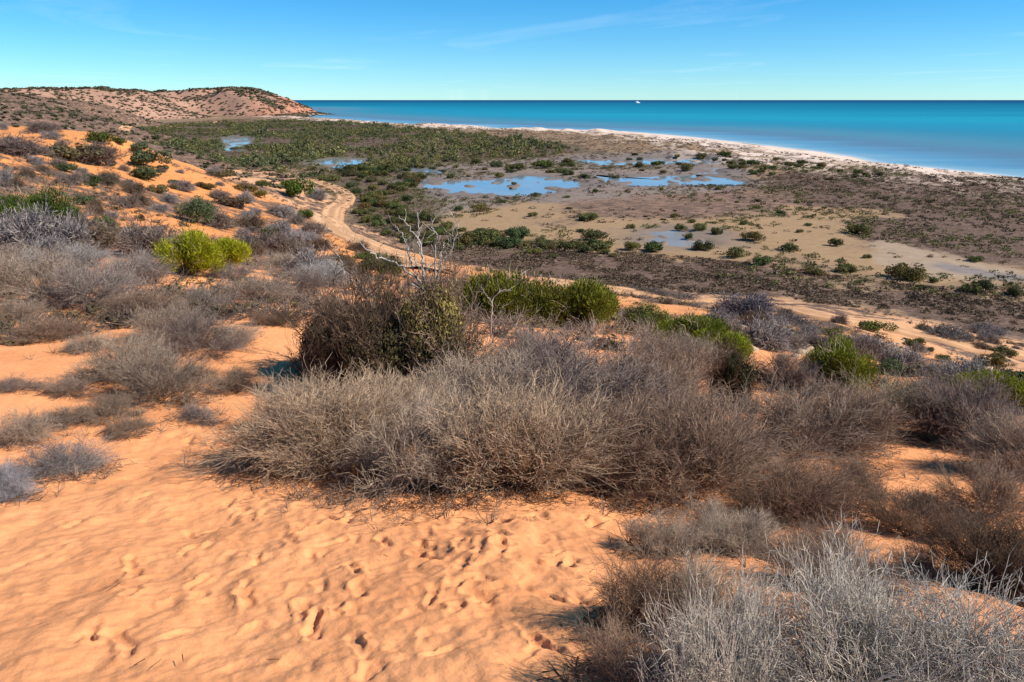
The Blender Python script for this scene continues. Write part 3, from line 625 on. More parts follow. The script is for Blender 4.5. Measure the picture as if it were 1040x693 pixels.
# ------------------------------------------------------------------ hand-placed plants: kind, px, py(base), w, h (photo pixels), tint, label, group
DG = 'dry shrubs on the sandy foreground dune'
dry = [
 # centre mass
 ('dry0', 335, 468, 180, 118, TANW, 'tan dry twiggy shrub at the left end of the big thicket, edging the bare sand', DG),
 ('open0', 300, 440, 110, 70, GREY, 'small grey dry shrub on the left flank of the thicket, against the dark tangled shrub', DG),
 ('open1', 430, 490, 190, 125, GREY, 'grey dry shrub at the front of the thicket just above the footprints', DG),
 ('broom1', 520, 492, 190, 140, TANW, 'tall tan straw-like dry shrub with fine upright stems in the middle of the thicket front', DG),
 ('open3', 610, 495, 190, 130, BRN, 'wide brownish open shrub in the thicket front, right of the tan straw-like one', DG),
 ('broom2', 690, 500, 170, 130, BRN, 'brown dry shrub closing the right end of the big thicket', DG),
 ('dry3', 480, 430, 170, 90, GREY, 'grey dry shrub directly below the olive leafy bush', DG),
 ('dry4', 570, 430, 200, 110, LILAC, 'lilac grey dry shrub deep in the thicket, below the bare dark branch', DG),
 ('dry0', 655, 435, 180, 90, BRN, 'dark brown dry shrub on the upper right slope of the thicket', DG),
 ('broom1', 540, 395, 130, 75, LILAC, 'faint lilac dry shrub on top of the thicket beside the orange sand gap', DG),
 ('broom2', 395, 445, 120, 85, TANW, 'tan dry shrub growing in front of the dark tangled shrub', DG),
 ('open2', 735, 478, 110, 80, BRN, 'low brown dry shrub at the far right foot of the thicket', DG),
 # right slope
 ('broom0', 690, 385, 90, 62, GREY, 'pale grey dry shrub right of the orange sand gap, in front of the yellow-green bush', DG),
 ('open1', 800, 462, 170, 112, (.28, .21, .17), 'large grey-brown dry shrub right beside the very dark bush', DG),
 ('broom1', 850, 455, 130, 95, BRN, 'brown dry shrub pressed against the large grey-brown one', DG),
 ('open3', 905, 440, 140, 92, (.30, .25, .18), 'greenish grey dry shrub below the pale rocky slope', DG),
 ('dry4', 975, 448, 140, 100, LILAC, 'lilac grey dry shrub in front of the long yellow-green bush at the right edge', DG),
 ('dry0', 1030, 480, 120, 100, GREY, 'grey dry shrub cut by the right edge, halfway up the slope', DG),
 ('open2', 800, 392, 80, 52, LILAC, 'small lilac dry shrub above the large grey-brown one', DG),
 ('open1', 1000, 520, 130, 80, BRN, 'dark brown dry shrub at the right edge below the grey one', DG),
 ('sparse0', 800, 520, 180, 75, (.20, .12, .085), 'low reddish brown shrub sprawling over the shaded sand bank', DG),
 ('open1', 800, 505, 130, 60, BRN, 'small brown shrub sitting on the shaded sand bank', DG),
 ('open3', 928, 545, 110, 82, (.21, .15, .11), 'round dark brown dry shrub alone on the orange sand at the right', DG),
 ('broom0', 1010, 600, 130, 100, DKB, 'very dark dry shrub in shade at the right edge behind the pale bush', DG),
 ('sparse1', 716, 545, 90, 55, GREY, 'small sparse grey shrub on the sand just right of the footprints', DG),
 ('dry4', 750, 560, 110, 60, GREY, 'grey dry shrub between the sand bank and the pale tangled bush', DG),
 ('sparse2', 660, 640, 130, 110, (.26, .17, .12), 'open brown wiry shrub casting long twig shadows on the bare sand', DG),
 ('open0', 720, 640, 150, 100, GREY, 'grey wiry shrub between the open brown one and the pale tangled bush', DG),
 ('open2', 860, 600, 140, 70, (.24, .17, .13), 'low brown shrub peeping out behind the pale tangled bush', DG),
 ('pale0', 735, 738, 230, 190, WHT, 'silvery bare shrub at the bottom edge, left of the two big pale ones', DG),
 ('pale1', 860, 725, 270, 200, WHT, 'big whitish tangled shrub of bare arching twigs in the bottom right corner', DG),
 ('pale2', 985, 735, 260, 205, (.40, .37, .35), 'light grey tangled shrub filling the bottom right corner of the view', DG),
 ('open1', 640, 705, 150, 105, (.30, .20, .15), 'brown stalky shrub at the bottom edge, left of the silvery bare shrub', DG),
 ('sparse1', 870, 500, 90, 45, BRN, 'small wiry brown shrub in the middle of the shaded orange sand', DG),
 ('sparse0', 835, 575, 110, 45, (.24, .16, .12), 'wiry reddish shrub between the sand bank and the big whitish bush', DG),
 ('sparse2', 930, 590, 100, 45, BRN, 'wiry brown shrub below the round dark brown one', DG),
 ('sparse1', 770, 525, 100, 45, (.22, .15, .11), 'wiry low shrub at the lower left rim of the sand bank', DG),
 ('open2', 670, 560, 80, 50, GREY, 'thin grey shrub standing on the sand above the open brown wiry one', DG),
 # left slope
 ('open0', 150, 322, 90, 44, BRN, 'brown open shrub just above the brownish grey one on the left sand slope', DG),
 ('open2', 232, 395, 60, 34, (.30, .22, .17), 'small light brown shrub on the path side of the left sand slope', DG),
 ('sparse1', 90, 355, 70, 32, GREY, 'wispy grey shrub between the small brown one and the left slope thicket', DG),
 ('sparse2', 195, 388, 70, 36, BRN, 'wispy brown shrub at the right foot of the left slope thicket', DG),
 ('open3', 70, 400, 60, 30, (.30, .22, .18), 'low light brown shrub left of the left slope thicket', DG),
 ('sparse0', 20, 395, 60, 26, LILAC, 'wispy lilac shrub on the open sand by the left edge', DG),
 ('open1', 205, 312, 70, 34, (.30, .24, .21), 'small grey-brown shrub under the middle of the yellow bush', DG),
 ('sparse1', 130, 440, 60, 20, BRN, 'flat brown twigs half buried in sand above the smooth sand', DG),
 ('open2', 15, 325, 60, 34, GREY, 'small grey shrub on sand at the left edge below the tall grey one', DG),
 ('open3', 165, 405, 140, 88, (.27, .21, .17), 'brownish grey dry shrub in the middle of the left sand slope', DG),
 ('open1', 125, 385, 100, 78, GREY, 'grey dry shrub left of the brownish one on the left sand slope', DG),
 ('open1', 205, 355, 110, 62, LILAC, 'lilac grey shrub bordering the sand gap below the yellow bush', DG),
 ('open0', 175, 345, 90, 60, GREY, 'upright grey shrub just below the yellow bush', DG),
 ('sparse0', 110, 425, 90, 40, (.25, .18, .14), 'low sprawling brown shrub at the foot of the left sand slope', DG),
 ('open2', 35, 300, 110, 70, GREY, 'grey twiggy shrub at the left edge in front of the dark green bushes', DG),
 ('open0', 95, 310, 110, 72, (.31, .25, .23), 'pale grey twiggy shrub in front of the dark green bushes, next to the left-edge one', DG),
 ('open2', 60, 275, 100, 42, (.36, .32, .31), 'silvery dry shrub tucked right under the dark green bushes', DG),
 ('open0', 140, 285, 80, 45, (.34, .28, .26), 'silvery upright shrub just left of the yellow bush', DG),
 ('open3', 50, 345, 80, 40, BRN, 'small brown shrub on the open sand at the left', DG),
 ('sparse1', 25, 345, 60, 26, BRN, 'flat brown shrub touching the left edge of the view', DG),
 ('sparse2', 60, 480, 90, 42, (.25, .22, .22), 'small grey wiry shrub alone on the sand at lower left', DG),
 ('sparse0', 12, 450, 80, 40, GREY, 'sparse grey shrub at the left edge above the smooth sand', DG),
 ('sparse1', 5, 505, 60, 45, (.30, .29, .33), 'bluish grey leafless shrub cut by the left edge of the view', DG),
 ('sparse2', 60, 430, 80, 28, (.26, .19, .15), 'low matted shrub between the two small wiry ones at the left', DG),
 ('open0', 255, 305, 80, 40, GREY, 'grey dry shrub right of the yellow bush', DG),
 ('open2', 300, 300, 80, 42, LILAC, 'lilac dry shrub left of the tangled shrub on the skyline of the sand', DG),
 ('open1', 265, 330, 32, 26, BRN, 'tiny round brown shrub in the middle of the orange sand gap', DG),
 ('sparse0', 290, 330, 50, 28, DKB, 'small dark shrub at the upper left foot of the tangled shrub', DG),
 ('open0', 235, 350, 70, 34, GREY, 'grey shrub on the right rim of the left thicket', DG),
 ('sparse2', 200, 425, 70, 22, (.27, .21, .19), 'thin flat shrub lying on the sand above the footprints', DG),
 ('open1', 15, 272, 80, 40, GREY, 'grey shrub in the left corner beneath the dark green bush', DG),
 ('open2', 235, 285, 60, 26, LILAC, 'low lilac shrub under the right side of the yellow bush', DG),
 ('dry3', 330, 290, 70, 32, (.36, .33, .32), 'silver shrub touching the fallen pale branch', DG),
 ('open0', 285, 272, 60, 24, GREY, 'low grey shrub just above the tiny round brown one', DG),
]
for k, px, py, w, h, t, lab, grp in dry:
    q_ = (.85 if k.startswith('open') else .72) if px < 310 and py < 440 else (.87 if px > 690 and py < 575 else .98)
    put(k, 'dry_shrub', px, py, w * q_, h * q_ * .95, t, lab, 'dry shrub', grp)
GS = 'green bushes on the dune'
green = [
 ('needle0', 190, 276, 78, 42, YEL, 'bright yellow-green bush, larger left half of the pair beside the silvery shrub', GS, GREY),
 ('needle1', 230, 273, 62, 32, YEL, 'bright yellow-green bush, lower right half of the pair', GS, GREY),
 ('needle2', 22, 238, 90, 46, GRN, 'dark green bush at the left edge of the dune', GS, GREY),
 ('needle0', 66, 238, 50, 30, (.09, .115, .03), 'dark green bush right next to the one at the left edge', GS, GREY),
 ('needle1', 109, 237, 30, 18, (.10, .14, .03), 'small green bush right of the two dark green ones', GS, GREY),
 ('leafy0', 200, 226, 52, 26, GGR, 'grey-green bush on the slope above the yellow bushes', GS, GREY),
 ('needle2', 515, 328, 136, 58, (.155, .155, .02), 'large fresh green bush behind the bare dead tree', GS, GREY),
 ('needle1', 590, 331, 100, 48, (.165, .17, .02), 'fresh green round bush at the upper edge of the orange sand gap', GS, GREY),
 ('needle0', 556, 330, 104, 48, (.13, .13, .02), 'deeper green bush squeezed between the two fresh green ones', GS, GREY),
 ('tangle1', 738, 412, 62, 56, (.05, .05, .022), 'very dark green and brown bush on the left of the grey-brown shrubs', GS, DKB),
 ('needle0', 706, 354, 72, 34, LIM, 'lime green low bush below the pale sand track', GS, GREY),
 ('needle1', 740, 368, 62, 32, (.22, .25, .02), 'yellow-lime low bush in front of the lime green one', GS, GREY),
 ('leafy2', 655, 335, 56, 28, (.15, .16, .04), 'olive bush right of the fresh green round one', GS, GREY),
 ('needle2', 850, 388, 84, 44, (.19, .21, .02), 'lime bush half hidden behind the brown dry shrubs', GS, GREY),
 ('needle1', 1000, 408, 80, 36, (.22, .24, .02), 'long yellow-green bush near the right edge of the view', GS, GREY),
 ('needle0', 1040, 416, 70, 32, (.20, .23, .02), 'yellow-green bush cut by the right edge of the view', GS, GREY),
 ('leafy0', 387, 283, 44, 26, (.09, .10, .03), 'rounded green bush poking out behind the fallen pale branch', GS, GREY),
]
for k, px, py, w, h, t, lab, grp, st in green:
    put(k, 'green_bush', px, py, w, h, t, lab, 'bush', grp, st)
put('tangle0', 'tangled_shrub', 378, 400, 130, 110, (.12, .095, .045), 'big dark tangled shrub with dead twigs standing above the thicket', 'shrub', None, DKB)
put('tangle1', 'tangled_shrub', 338, 378, 76, 62, (.075, .06, .035), 'dark brown tangled shrub leaning to the left of the big one', 'shrub', None, BRN)
put('tangle1', 'olive_bush', 450, 402, 100, 116, (.30, .235, .08), 'olive brown leafy bush under the bare pale dead tree', 'bush', None, BRN)

# ------------------------------------------------------------------ dead tree with bare pale limbs
M_DEAD = plant_mat('dead_wood', 0, .8, 1.15, 3)
def limb_mesh(pts, r0, r1, seed):
    rs = R_(seed); P = np.array(pts); n = 26
    t = np.linspace(0, len(P) - 1, n); i = np.clip(t.astype(int), 0, len(P) - 2); f = (t - i)[:, None]
    S = P[i] * (1 - f) + P[i + 1] * f
    S[1:-1] = .25 * S[:-2] + .5 * S[1:-1] + .25 * S[2:]
    S[1:-1] += rs.normal(0, .012, (n - 2, 3))
    r = np.linspace(r0, r1, n) * (1 + .15 * rs.normal(0, 1, n))
    T = np.gradient(S, axis=0); T /= np.linalg.norm(T, axis=1)[:, None]
    h = np.array([.3, 1, .2]); a = np.cross(T, h); a /= np.linalg.norm(a, axis=1)[:, None]; b = np.cross(T, a)
    k = 8; A_ = np.arange(k) * 2 * math.pi / k
    V = (S[:, None] + (a[:, None] * np.cos(A_)[None, :, None] + b[:, None] * np.sin(A_)[None, :, None]) * r[:, None, None]).reshape(-1, 3)
    ii = np.arange(n * k).reshape(n, k)
    Fq = np.stack([ii[:-1], np.roll(ii[:-1], -1, 1), np.roll(ii[1:], -1, 1), ii[1:]], -1).reshape(-1, 4)
    # side twigs
    m = rs.randint(6, n - 1, 9); d = side(rs, T[m], .7)
    s0, n0 = grow(rs, S[m], d, rs.uniform(.08, .34, 9), 4, .22, .02, r1 * 1.0, r1 * .35)
    V2, F2 = prism(*s0)
    return np.concatenate([V, V2]), np.concatenate([Fq, F2 + len(V)])
def dead_tree(base_px, Y, limbs, label, cat='dead tree', trunk_r=.05, tint=(.40, .36, .32), name='dead_tree'):
    g0 = G(*base_px); root = empty(name, g0); tag(root, label, cat)
    if limbs[0][0] is None:
        pass
    hub = at_Y(limbs[0][1][0][0], limbs[0][1][0][1], Y)
    for j, (nm, path, r0, r1, dy) in enumerate(limbs):
        pts = [at_Y(a, b, Y + dy * q / max(1, len(path) - 1)) for q, (a, b) in enumerate(path)]
        if nm == 'trunk': pts = [np.array(g0) - [0, 0, .05]] + pts
        V, Fq = limb_mesh(pts, r0 * .8, r1 * .8, 500 + j); o = new_mesh(nm, V - g0, Fq, M_DEAD, root, smooth=True); o.color = (*tint, 1)
    return root
YD = G(440, 398)[1] + 1.0
dead_tree((440, 398), YD, [
 ('trunk', [(437, 340), (432, 300), (428, 272)], .050, .024, 0),
 ('limb', [(432, 300), (419, 272), (415, 257), (413, 243)], .022, .008, -.2),
 ('limb', [(430, 276), (428, 247), (417, 233), (405, 219)], .022, .007, .2),
 ('limb', [(430, 274), (424, 245), (425, 231), (424, 216)], .014, .006, .4),
 ('limb', [(437, 310), (442, 274), (441, 248), (444, 240), (438, 230), (437, 218)], .022, .007, -.3),
 ('limb', [(440, 320), (447, 268), (456, 260), (461, 246), (464, 235), (467, 224)], .024, .008, .2),
 ('limb', [(430, 290), (410, 272), (400, 266), (383, 261), (375, 255), (363, 245)], .026, .007, -.4),
 ('limb', [(419, 272), (414, 252), (409, 238), (399, 228)], .012, .005, .5),
 ('limb', [(446, 268), (449, 255), (452, 247)], .012, .005, .3),
 ('limb', [(452, 262), (455, 250), (453, 240), (457, 233)], .010, .004, -.2),
 ('limb', [(428, 280), (421, 262), (419, 250)], .012, .005, -.3)],
 'bare pale dead tree with forked white limbs rising behind the olive bush')
dead_tree((330, 300), G(332, 318)[1], [
 ('trunk', [(352, 283), (345, 262), (333, 246)], .018, .005, .1),
 ('limb', [(352, 283), (366, 290), (382, 303)], .014, .006, -.2),
 ('limb', [(345, 262), (335, 262), (322, 255)], .010, .004, .2)],
 'thin pale dead snag leaning left beside the silver shrub', 'dead branch', .02, (.46, .42, .38), 'dead_snag')
dead_tree((500, 352), G(500, 352)[1], [
 ('trunk', [(499, 325), (500, 303), (508, 295), (519, 295)], .020, .007, .1),
 ('limb', [(500, 310), (494, 300), (489, 292)], .010, .004, -.2),
 ('limb', [(499, 330), (508, 318), (512, 308)], .008, .003, .2)],
 'small crooked pale dead branch in front of the large fresh green bush', 'dead branch', .02, (.36, .32, .30), 'dead_snag')
dead_tree((583, 366), G(583, 366)[1], [
 ('trunk', [(583, 352), (581, 338), (573, 331)], .013, .005, .1),
 ('limb', [(583, 356), (596, 350), (612, 343)], .010, .004, .2),
 ('limb', [(583, 352), (590, 342), (592, 335)], .008, .003, -.1)],
 'dark bare dead stick standing on the orange sand gap', 'dead branch', .02, (.10, .07, .06), 'dead_snag')

# ------------------------------------------------------------------ shrubs of the middle slopes
ORD = ['first', 'second', 'third', 'fourth', 'fifth', 'sixth', 'seventh', 'eighth', 'ninth', 'tenth', 'eleventh', 'twelfth', 'thirteenth', 'fourteenth', 'fifteenth', 'sixteenth', 'seventeenth', 'eighteenth', 'nineteenth', 'twentieth',
       'twenty-first', 'twenty-second', 'twenty-third', 'twenty-fourth', 'twenty-fifth', 'twenty-sixth', 'twenty-seventh', 'twenty-eighth', 'twenty-ninth', 'thirtieth']
hand = [  # kind, x, y, w, h, tint, label, category
 ('far0', 103, 147, 27, 15, (.05, .075, .015), 'dark green round bush on the crest of the far orange sand ridge'),
 ('far1', 122, 146, 16, 9, (.11, .14, .05), 'small green bush just right of the dark round one on the ridge'),
 ('far2', 75, 163, 66, 20, (.13, .115, .06), 'wide grey-olive mound of scrub on the orange ridge'),
 ('fardry0', 100, 168, 40, 18, (.17, .13, .12), 'grey-brown scrub mound at the right end of the wide olive one'),
 ('fardry1', 18, 158, 44, 16, (.20, .15, .14), 'grey-brown scrub mound near the left edge on the orange ridge'),
 ('fardry2', 45, 134, 26, 8, (.18, .14, .13), 'flat grey scrub high on the orange ridge'),
 ('far3', 153, 170, 44, 22, (.085, .10, .05), 'dark grey-green bush where the ridge meets the mangroves'),
 ('far0', 150, 183, 38, 16, (.08, .10, .045), 'grey-green bush below the one where the ridge meets the mangroves'),
 ('far1', 142, 153, 24, 12, (.09, .11, .06), 'blue-green bush at the right foot of the orange ridge'),
 ('far2', 92, 187, 26, 12, (.075, .095, .03), 'green and grey bush in the middle of the orange slope'),
 ('fardry0', 110, 188, 24, 12, (.15, .12, .09), 'brown bush beside the green and grey one on the orange slope'),
 ('far3', 304, 202, 36, 24, (.085, .125, .02), 'bright dark-green bush left of the bend of the dirt track'),
 ('far0', 293, 192, 18, 10, (.10, .13, .02), 'green bush behind the bright one left of the track bend'),
 ('fardry1', 322, 203, 18, 10, (.34, .30, .30), 'silver grey bush between the bright green one and the track'),
 ('far1', 309, 221, 20, 11, (.085, .12, .025), 'round green bush on pale sand left of the track'),
 ('far2', 267, 190, 14, 9, (.09, .11, .03), 'small green bush on the slope left of the bright green one'),
 ('fardry2', 288, 220, 28, 9, (.36, .32, .33), 'pale silver bush on the sand slope left of the round green one'),
 ('fardry0', 300, 247, 26, 12, (.38, .34, .36), 'silver mound of twigs left of the narrow part of the track'),
 ('far3', 213, 192, 20, 7, (.13, .09, .03), 'flat brown-green cushion on the pale sand slope'),
 ('far0', 203, 190, 10, 6, (.10, .07, .03), 'tiny brown cushion left of the flat brown-green one'),
 ('far1', 220, 180, 30, 8, (.11, .085, .04), 'flat brown cushion at the upper end of the pale slope'),
 ('far2', 248, 195, 34, 9, (.15, .10, .03), 'long rusty-brown cushion in the middle of the pale slope'),
 ('far3', 262, 200, 22, 8, (.16, .13, .03), 'olive-rust cushion at the right end of the long rusty one'),
 ('far0', 235, 210, 34, 12, (.13, .09, .06), 'brown low scrub below the long rusty cushion'),
 ('far1', 378, 265, 36, 12, (.08, .11, .02), 'green bush at the near edge of the dirt track'),
 ('fardry1', 757, 322, 56, 20, (.19, .165, .19), 'bluish grey dry bush on the slope above the lime bushes'),
 ('fardry2', 730, 335, 40, 16, (.20, .17, .18), 'grey dry bush left under the bluish one'),
 ('far2', 735, 338, 30, 15, (.13, .12, .03), 'olive bush in front of the bluish grey one'),
 ('far3', 889, 338, 32, 14, (.11, .125, .03), 'green bush on the pale rocky slope below the sand track'),
 ('far0', 838, 340, 36, 9, (.13, .11, .05), 'flat olive bush left of the green one on the rocky slope'),
 ('far1', 930, 352, 28, 12, (.11, .105, .03), 'olive green bush right of the green one on the rocky slope'),
 ('far2', 1005, 374, 34, 18, (.12, .095, .03), 'olive brown bush on the rocky slope near the right edge'),
 ('far3', 1030, 388, 36, 14, (.06, .045, .03), 'dark brown bush under the olive brown one at the right edge'),
 ('fardry0', 870, 362, 50, 16, (.14, .10, .10), 'dark grey scrub among the pale rocks'),
 ('fardry1', 835, 357, 34, 14, (.13, .10, .09), 'small dark scrub left among the pale rocks'),
 ('fardry2', 960, 345, 40, 12, (.19, .17, .17), 'grey scrub right of the rocks under the sand track'),
 ('fardry0', 1000, 340, 36, 9, (.18, .15, .16), 'grey scrub at the lower side of the sand track near the right edge'),
 ('fardry1', 800, 330, 40, 8, (.16, .13, .13), 'flat grey scrub on the sand right of the bluish bush'),
 ('fardry2', 690, 305, 40, 6, (.15, .12, .11), 'flat dark scrub on the upper side of the sand track'),
 ('fardry0', 660, 300, 40, 6, (.16, .12, .10), 'flat brown scrub above the sand track near its left end'),
 ('far1', 1015, 360, 36, 9, (.09, .08, .03), 'low dark olive bush right above the olive brown one'),
]
for k, px, py, w, h, t, lab in hand:
    put(k, 'shrub' if k.startswith('far') and 'dry' not in k else 'dry_shrub', px, py, w, h, t, lab, 'shrub', 'shrubs on the lower dune slopes')

# plants scattered on the slopes between them, labelled by place
cells = {}
def add_cell(cell, rec): cells.setdefault(cell, []).append(rec)
rs = R_(11)
def rnd_poly(poly, n, mind=0):
    P = np.array(poly, float); out = []; lo, hi = P.min(0), P.max(0); tries = 0
    while len(out) < n and tries < n * 60:
        tries += 1; q = rs.uniform(lo, hi)
        if sdf_poly(P, np.array([q[0]]), np.array([q[1]]))[0] < 0 and all(abs(q[0] - a[0]) > mind or abs(q[1] - a[1]) > mind * .35 for a in out): out.append(q)
    return out
slopes = [
 ('on the far orange ridge at the left', [(0, 125), (110, 135), (150, 165), (90, 178), (0, 172)], 15, 5, 'mid'),
 ('above the dark green bushes', [(0, 172), (130, 172), (175, 205), (160, 228), (90, 225), (60, 190), (0, 195)], 22, 7, 'mid'),
 ('on the pale slope left of the track', [(150, 170), (220, 178), (290, 200), (305, 235), (230, 250), (180, 215)], 26, 7, 'mid'),
 ('between yellow bush and track', [(240, 232), (320, 225), (380, 262), (330, 285), (250, 268)], 26, 8, 'dry'),
 ('on the pale rocky slope', [(640, 322), (800, 330), (1035, 372), (1035, 400), (880, 375), (700, 350)], 30, 10, 'mid'),
 ('along the sand track at the dune foot', [(640, 300), (780, 312), (1035, 350), (1035, 366), (800, 326), (640, 308)], 16, 10, 'dry'),
 ('behind the silvery shrubs at the left', [(0, 240), (150, 240), (170, 262), (0, 265)], 14, 10, 'dry'),
]
for nm, poly, n, md, kind in slopes:
    for q in rnd_poly(poly, n, md):
        p = G(*q); m = depth_scale(p)
        if rs.rand() < (.30 if kind == 'mid' else .10):
            k = 'far%d' % rs.randint(4); t = [(.10, .11, .04), (.14, .11, .05), (.09, .11, .05)][rs.randint(3)]; word = ['green', 'olive brown', 'grey-green'][[.10, .14, .09].index(t[0])]
        else:
            k = 'fardry%d' % rs.randint(3); c_ = rs.randint(3); t = [(.22, .17, .15), (.18, .125, .09), (.30, .26, .26)][c_]; word = ['grey-brown dry', 'brown dry', 'silver dry'][c_]
        w = rs.uniform(.9, 2.4) * (.55 if 'rocky' in nm or 'sand track' in nm else .85)
        add_cell((nm, word + ' shrub'), (q[0], k, p, w / 2, w * rs.uniform(.3, .45) / .8, t))
# mangroves of the plain
plain_list = [(872, 238, 30, 12), (918, 283, 38, 18), (998, 297, 28, 15), (985, 297, 24, 12), (1031, 300, 20, 10), (764, 245, 30, 11), (747, 262, 20, 14), (714, 254, 22, 12), (663, 255, 24, 13), (597, 224, 20, 8), (604, 244, 24, 12),
 (578, 252, 28, 10), (613, 253, 30, 11), (642, 254, 18, 10), (691, 235, 14, 8), (711, 234, 18, 9), (728, 238, 14, 8), (487, 215, 18, 10), (467, 214, 12, 6), (686, 221, 9, 5), (526, 243, 28, 14), (492, 247, 40, 16), (470, 249, 32, 16), (518, 251, 30, 12),
 (555, 251, 28, 8), (848, 250, 15, 9), (803, 255, 22, 9), (858, 276, 26, 11), (826, 279, 20, 9), (775, 269, 24, 10), (991, 265, 22, 6), (949, 287, 12, 6), (934, 294, 14, 7), (576, 178, 16, 7), (594, 181, 13, 6), (577, 167, 15, 7), (552, 171, 24, 9),
 (526, 173, 18, 8), (504, 170, 14, 8), (507, 181, 9, 7), (598, 223, 18, 8), (544, 199, 16, 4), (510, 206, 10, 4), (605, 196, 8, 5), (458, 181, 12, 6), (429, 182, 14, 6), (428, 171, 9, 4), (697, 174, 16, 10), (667, 168, 12, 6), (650, 170, 12, 6),
 (712, 160, 14, 6), (684, 221, 8, 5), (794, 218, 12, 5), (712, 231, 8, 4), (353, 176, 20, 11), (335, 184, 22, 8), (541, 220, 12, 5), (575, 201, 9, 3), (522, 188, 6, 4), (519, 193, 5, 3), (624, 182, 12, 5), (700, 242, 12, 7), (640, 232, 12, 6), (755, 228, 12, 5), (770, 205, 10, 4),
 (240, 152, 18, 4), (812, 236, 10, 4), (590, 236, 14, 4), (730, 193, 8, 4), (672, 193, 6, 4), (880, 262, 12, 5), (560, 262, 14, 5)]
where_px = [((238, 146), 'the far left lagoon'), ((350, 168), 'the blue pool by the wood'), ((520, 190), 'the largest shallow pond'), ((655, 165), 'the uppermost long pond'), ((690, 185), 'the second long pond'),
            ((690, 242), 'the muddy pool'), ((350, 205), 'the bend of the dirt track'), ((910, 265), 'the pale dry creek'), ((790, 170), 'the beach'), ((500, 246), 'the belt behind the dead tree'), ((400, 185), 'the scrub left of the largest pond'),
            ((600, 225), 'the middle of the tan flat'), ((420, 235), 'the right side of the dirt track'), ((800, 258), 'the right part of the tan flat')]
def near_what(px, py): return min(where_px, key=lambda w: ((w[0][0] - px) / 1.0) ** 2 + ((w[0][1] - py) * 2.2) ** 2)[1]
def add_mangrove(px, py, w, h):
    p = G(px, py); m = depth_scale(p)
    c_ = rs.randint(3); t = [(.115, .12, .042), (.15, .135, .05), (.085, .10, .04)][c_]; t = tuple(v * rs.uniform(.85, 1.15) for v in t)
    word = ['green', 'olive', 'dark green'][c_]
    add_cell(('near ' + near_what(px, py), word + ' mangrove'), (px, 'far%d' % rs.randint(4), p, w * m / 1.9, h * m / .95, t))
for q in plain_list: add_mangrove(*q)
for poly, n, md, s0_, s1_ in [([(345, 172), (400, 168), (430, 176), (415, 205), (455, 232), (520, 238), (540, 250), (450, 256), (395, 244), (365, 222), (362, 200)], 112, 5, 9, 19),
                        ([(733, 158), (780, 160), (850, 172), (900, 180), (850, 184), (770, 178), (740, 172)], 34, 3, 6, 13), ([(425, 164), (580, 158), (580, 178), (480, 182), (430, 180)], 22, 4, 6, 12),
                        ([(636, 158), (735, 160), (705, 176), (640, 178)], 12, 3, 5, 11), ([(560, 205), (850, 205), (880, 240), (700, 230), (560, 232)], 12, 10, 4, 9), ([(470, 240), (680, 254), (700, 262), (560, 260), (460, 256)], 14, 7, 8, 17)]:
    for q in rnd_poly(poly, n, md):
        w = rs.uniform(s0_, s1_); add_mangrove(q[0], q[1], w, w * rs.uniform(.38, .52))
for (nm, word), L in cells.items():
    L.sort(key=lambda r: r[0])
    mg = 'mangrove' in word
    for i, (px, k, p, rx, hs, t) in enumerate(L):
        noun = 'bush' if mg else 'shrub'
        noun = noun; lab = f"{ORD[i % 30]} {word} from the left {nm}" if len(L) > 1 else f"only {word} {nm}"
        place(k, 'mangrove' if mg else ('dry_shrub' if 'dry' in word else 'shrub'), (p[0], p[1], p[2] - .05), rx, hs, t, lab, 'mangrove' if mg else 'shrub', 'mangroves on the coastal flat' if mg else 'shrubs on the lower dune slopes')

# ------------------------------------------------------------------ stuff: far mangrove wood, samphire, hill scrub, litter
def scatter(name, proto, pos, scl, col_m, kindlabel, color, hs=1.0):
    V0, F0 = proto; n = len(pos); th = rs.uniform(0, 6.28, n); c, s_ = np.cos(th), np.sin(th)
    X = (V0[None, :, 0] * c[:, None] - V0[None, :, 1] * s_[:, None]) * scl[:, None] + pos[:, None, 0]
    Y = (V0[None, :, 0] * s_[:, None] + V0[None, :, 1] * c[:, None]) * scl[:, None] + pos[:, None, 1]
    Z = V0[None, :, 2] * scl[:, None] * (hs if np.isscalar(hs) else hs[:, None]) + pos[:, None, 2]
    V = np.stack([X, Y, Z], -1).reshape(-1, 3)
    Fq = (F0[None] + (np.arange(n) * len(V0))[:, None, None]).reshape(-1, F0.shape[1])
    o = new_mesh(name, V, Fq, col_m); o.color = (*color, 1); tag(o, kindlabel, kind='stuff'); return o
def pts_in(poly_w, n, dens=None):
    P = np.array(poly_w); lo, hi = P.min(0), P.max(0)
    q = rs.uniform(lo, hi, (n, 2)); q = q[sdf_poly(P, q[:, 0], q[:, 1]) < 0]
    if dens is not None: q = q[dens(q[:, 0], q[:, 1]) > rs.rand(len(q))]
    return q
def dry_land(x, y):
    ok = coast_dist(x, y) > 8
    for P in ponds.values(): ok &= sdf_poly(P, x, y) > 1.0
    return ok
def samp_px(poly, n):                          # density even in the ground plane
    return pts_in([at_z(a, b, .7)[:2] for a, b in poly], n)
q = samp_px([(133, 135), (170, 127.5), (225, 124), (300, 123), (380, 127), (440, 132), (560, 145), (592, 154), (570, 158), (480, 163), (430, 168), (345, 162), (300, 165), (330, 178), (345, 190), (300, 180), (250, 172), (205, 175), (170, 160)], 15000)
q = q[(dry_land(q[:, 0], q[:, 1])) & (fbm(q[:, 0] / 22, q[:, 1] / 30, 121) + rs.rand(len(q)) * .22 + (fbm(q[:, 0] / 70, q[:, 1] / 90, 127) - .5) * .5 > .53)]
for P in ponds.values():
    for k_ in (1.02, 1.045, 1.07): q = q[sdf_poly(P, q[:, 0] * k_, q[:, 1] * k_) > .5]
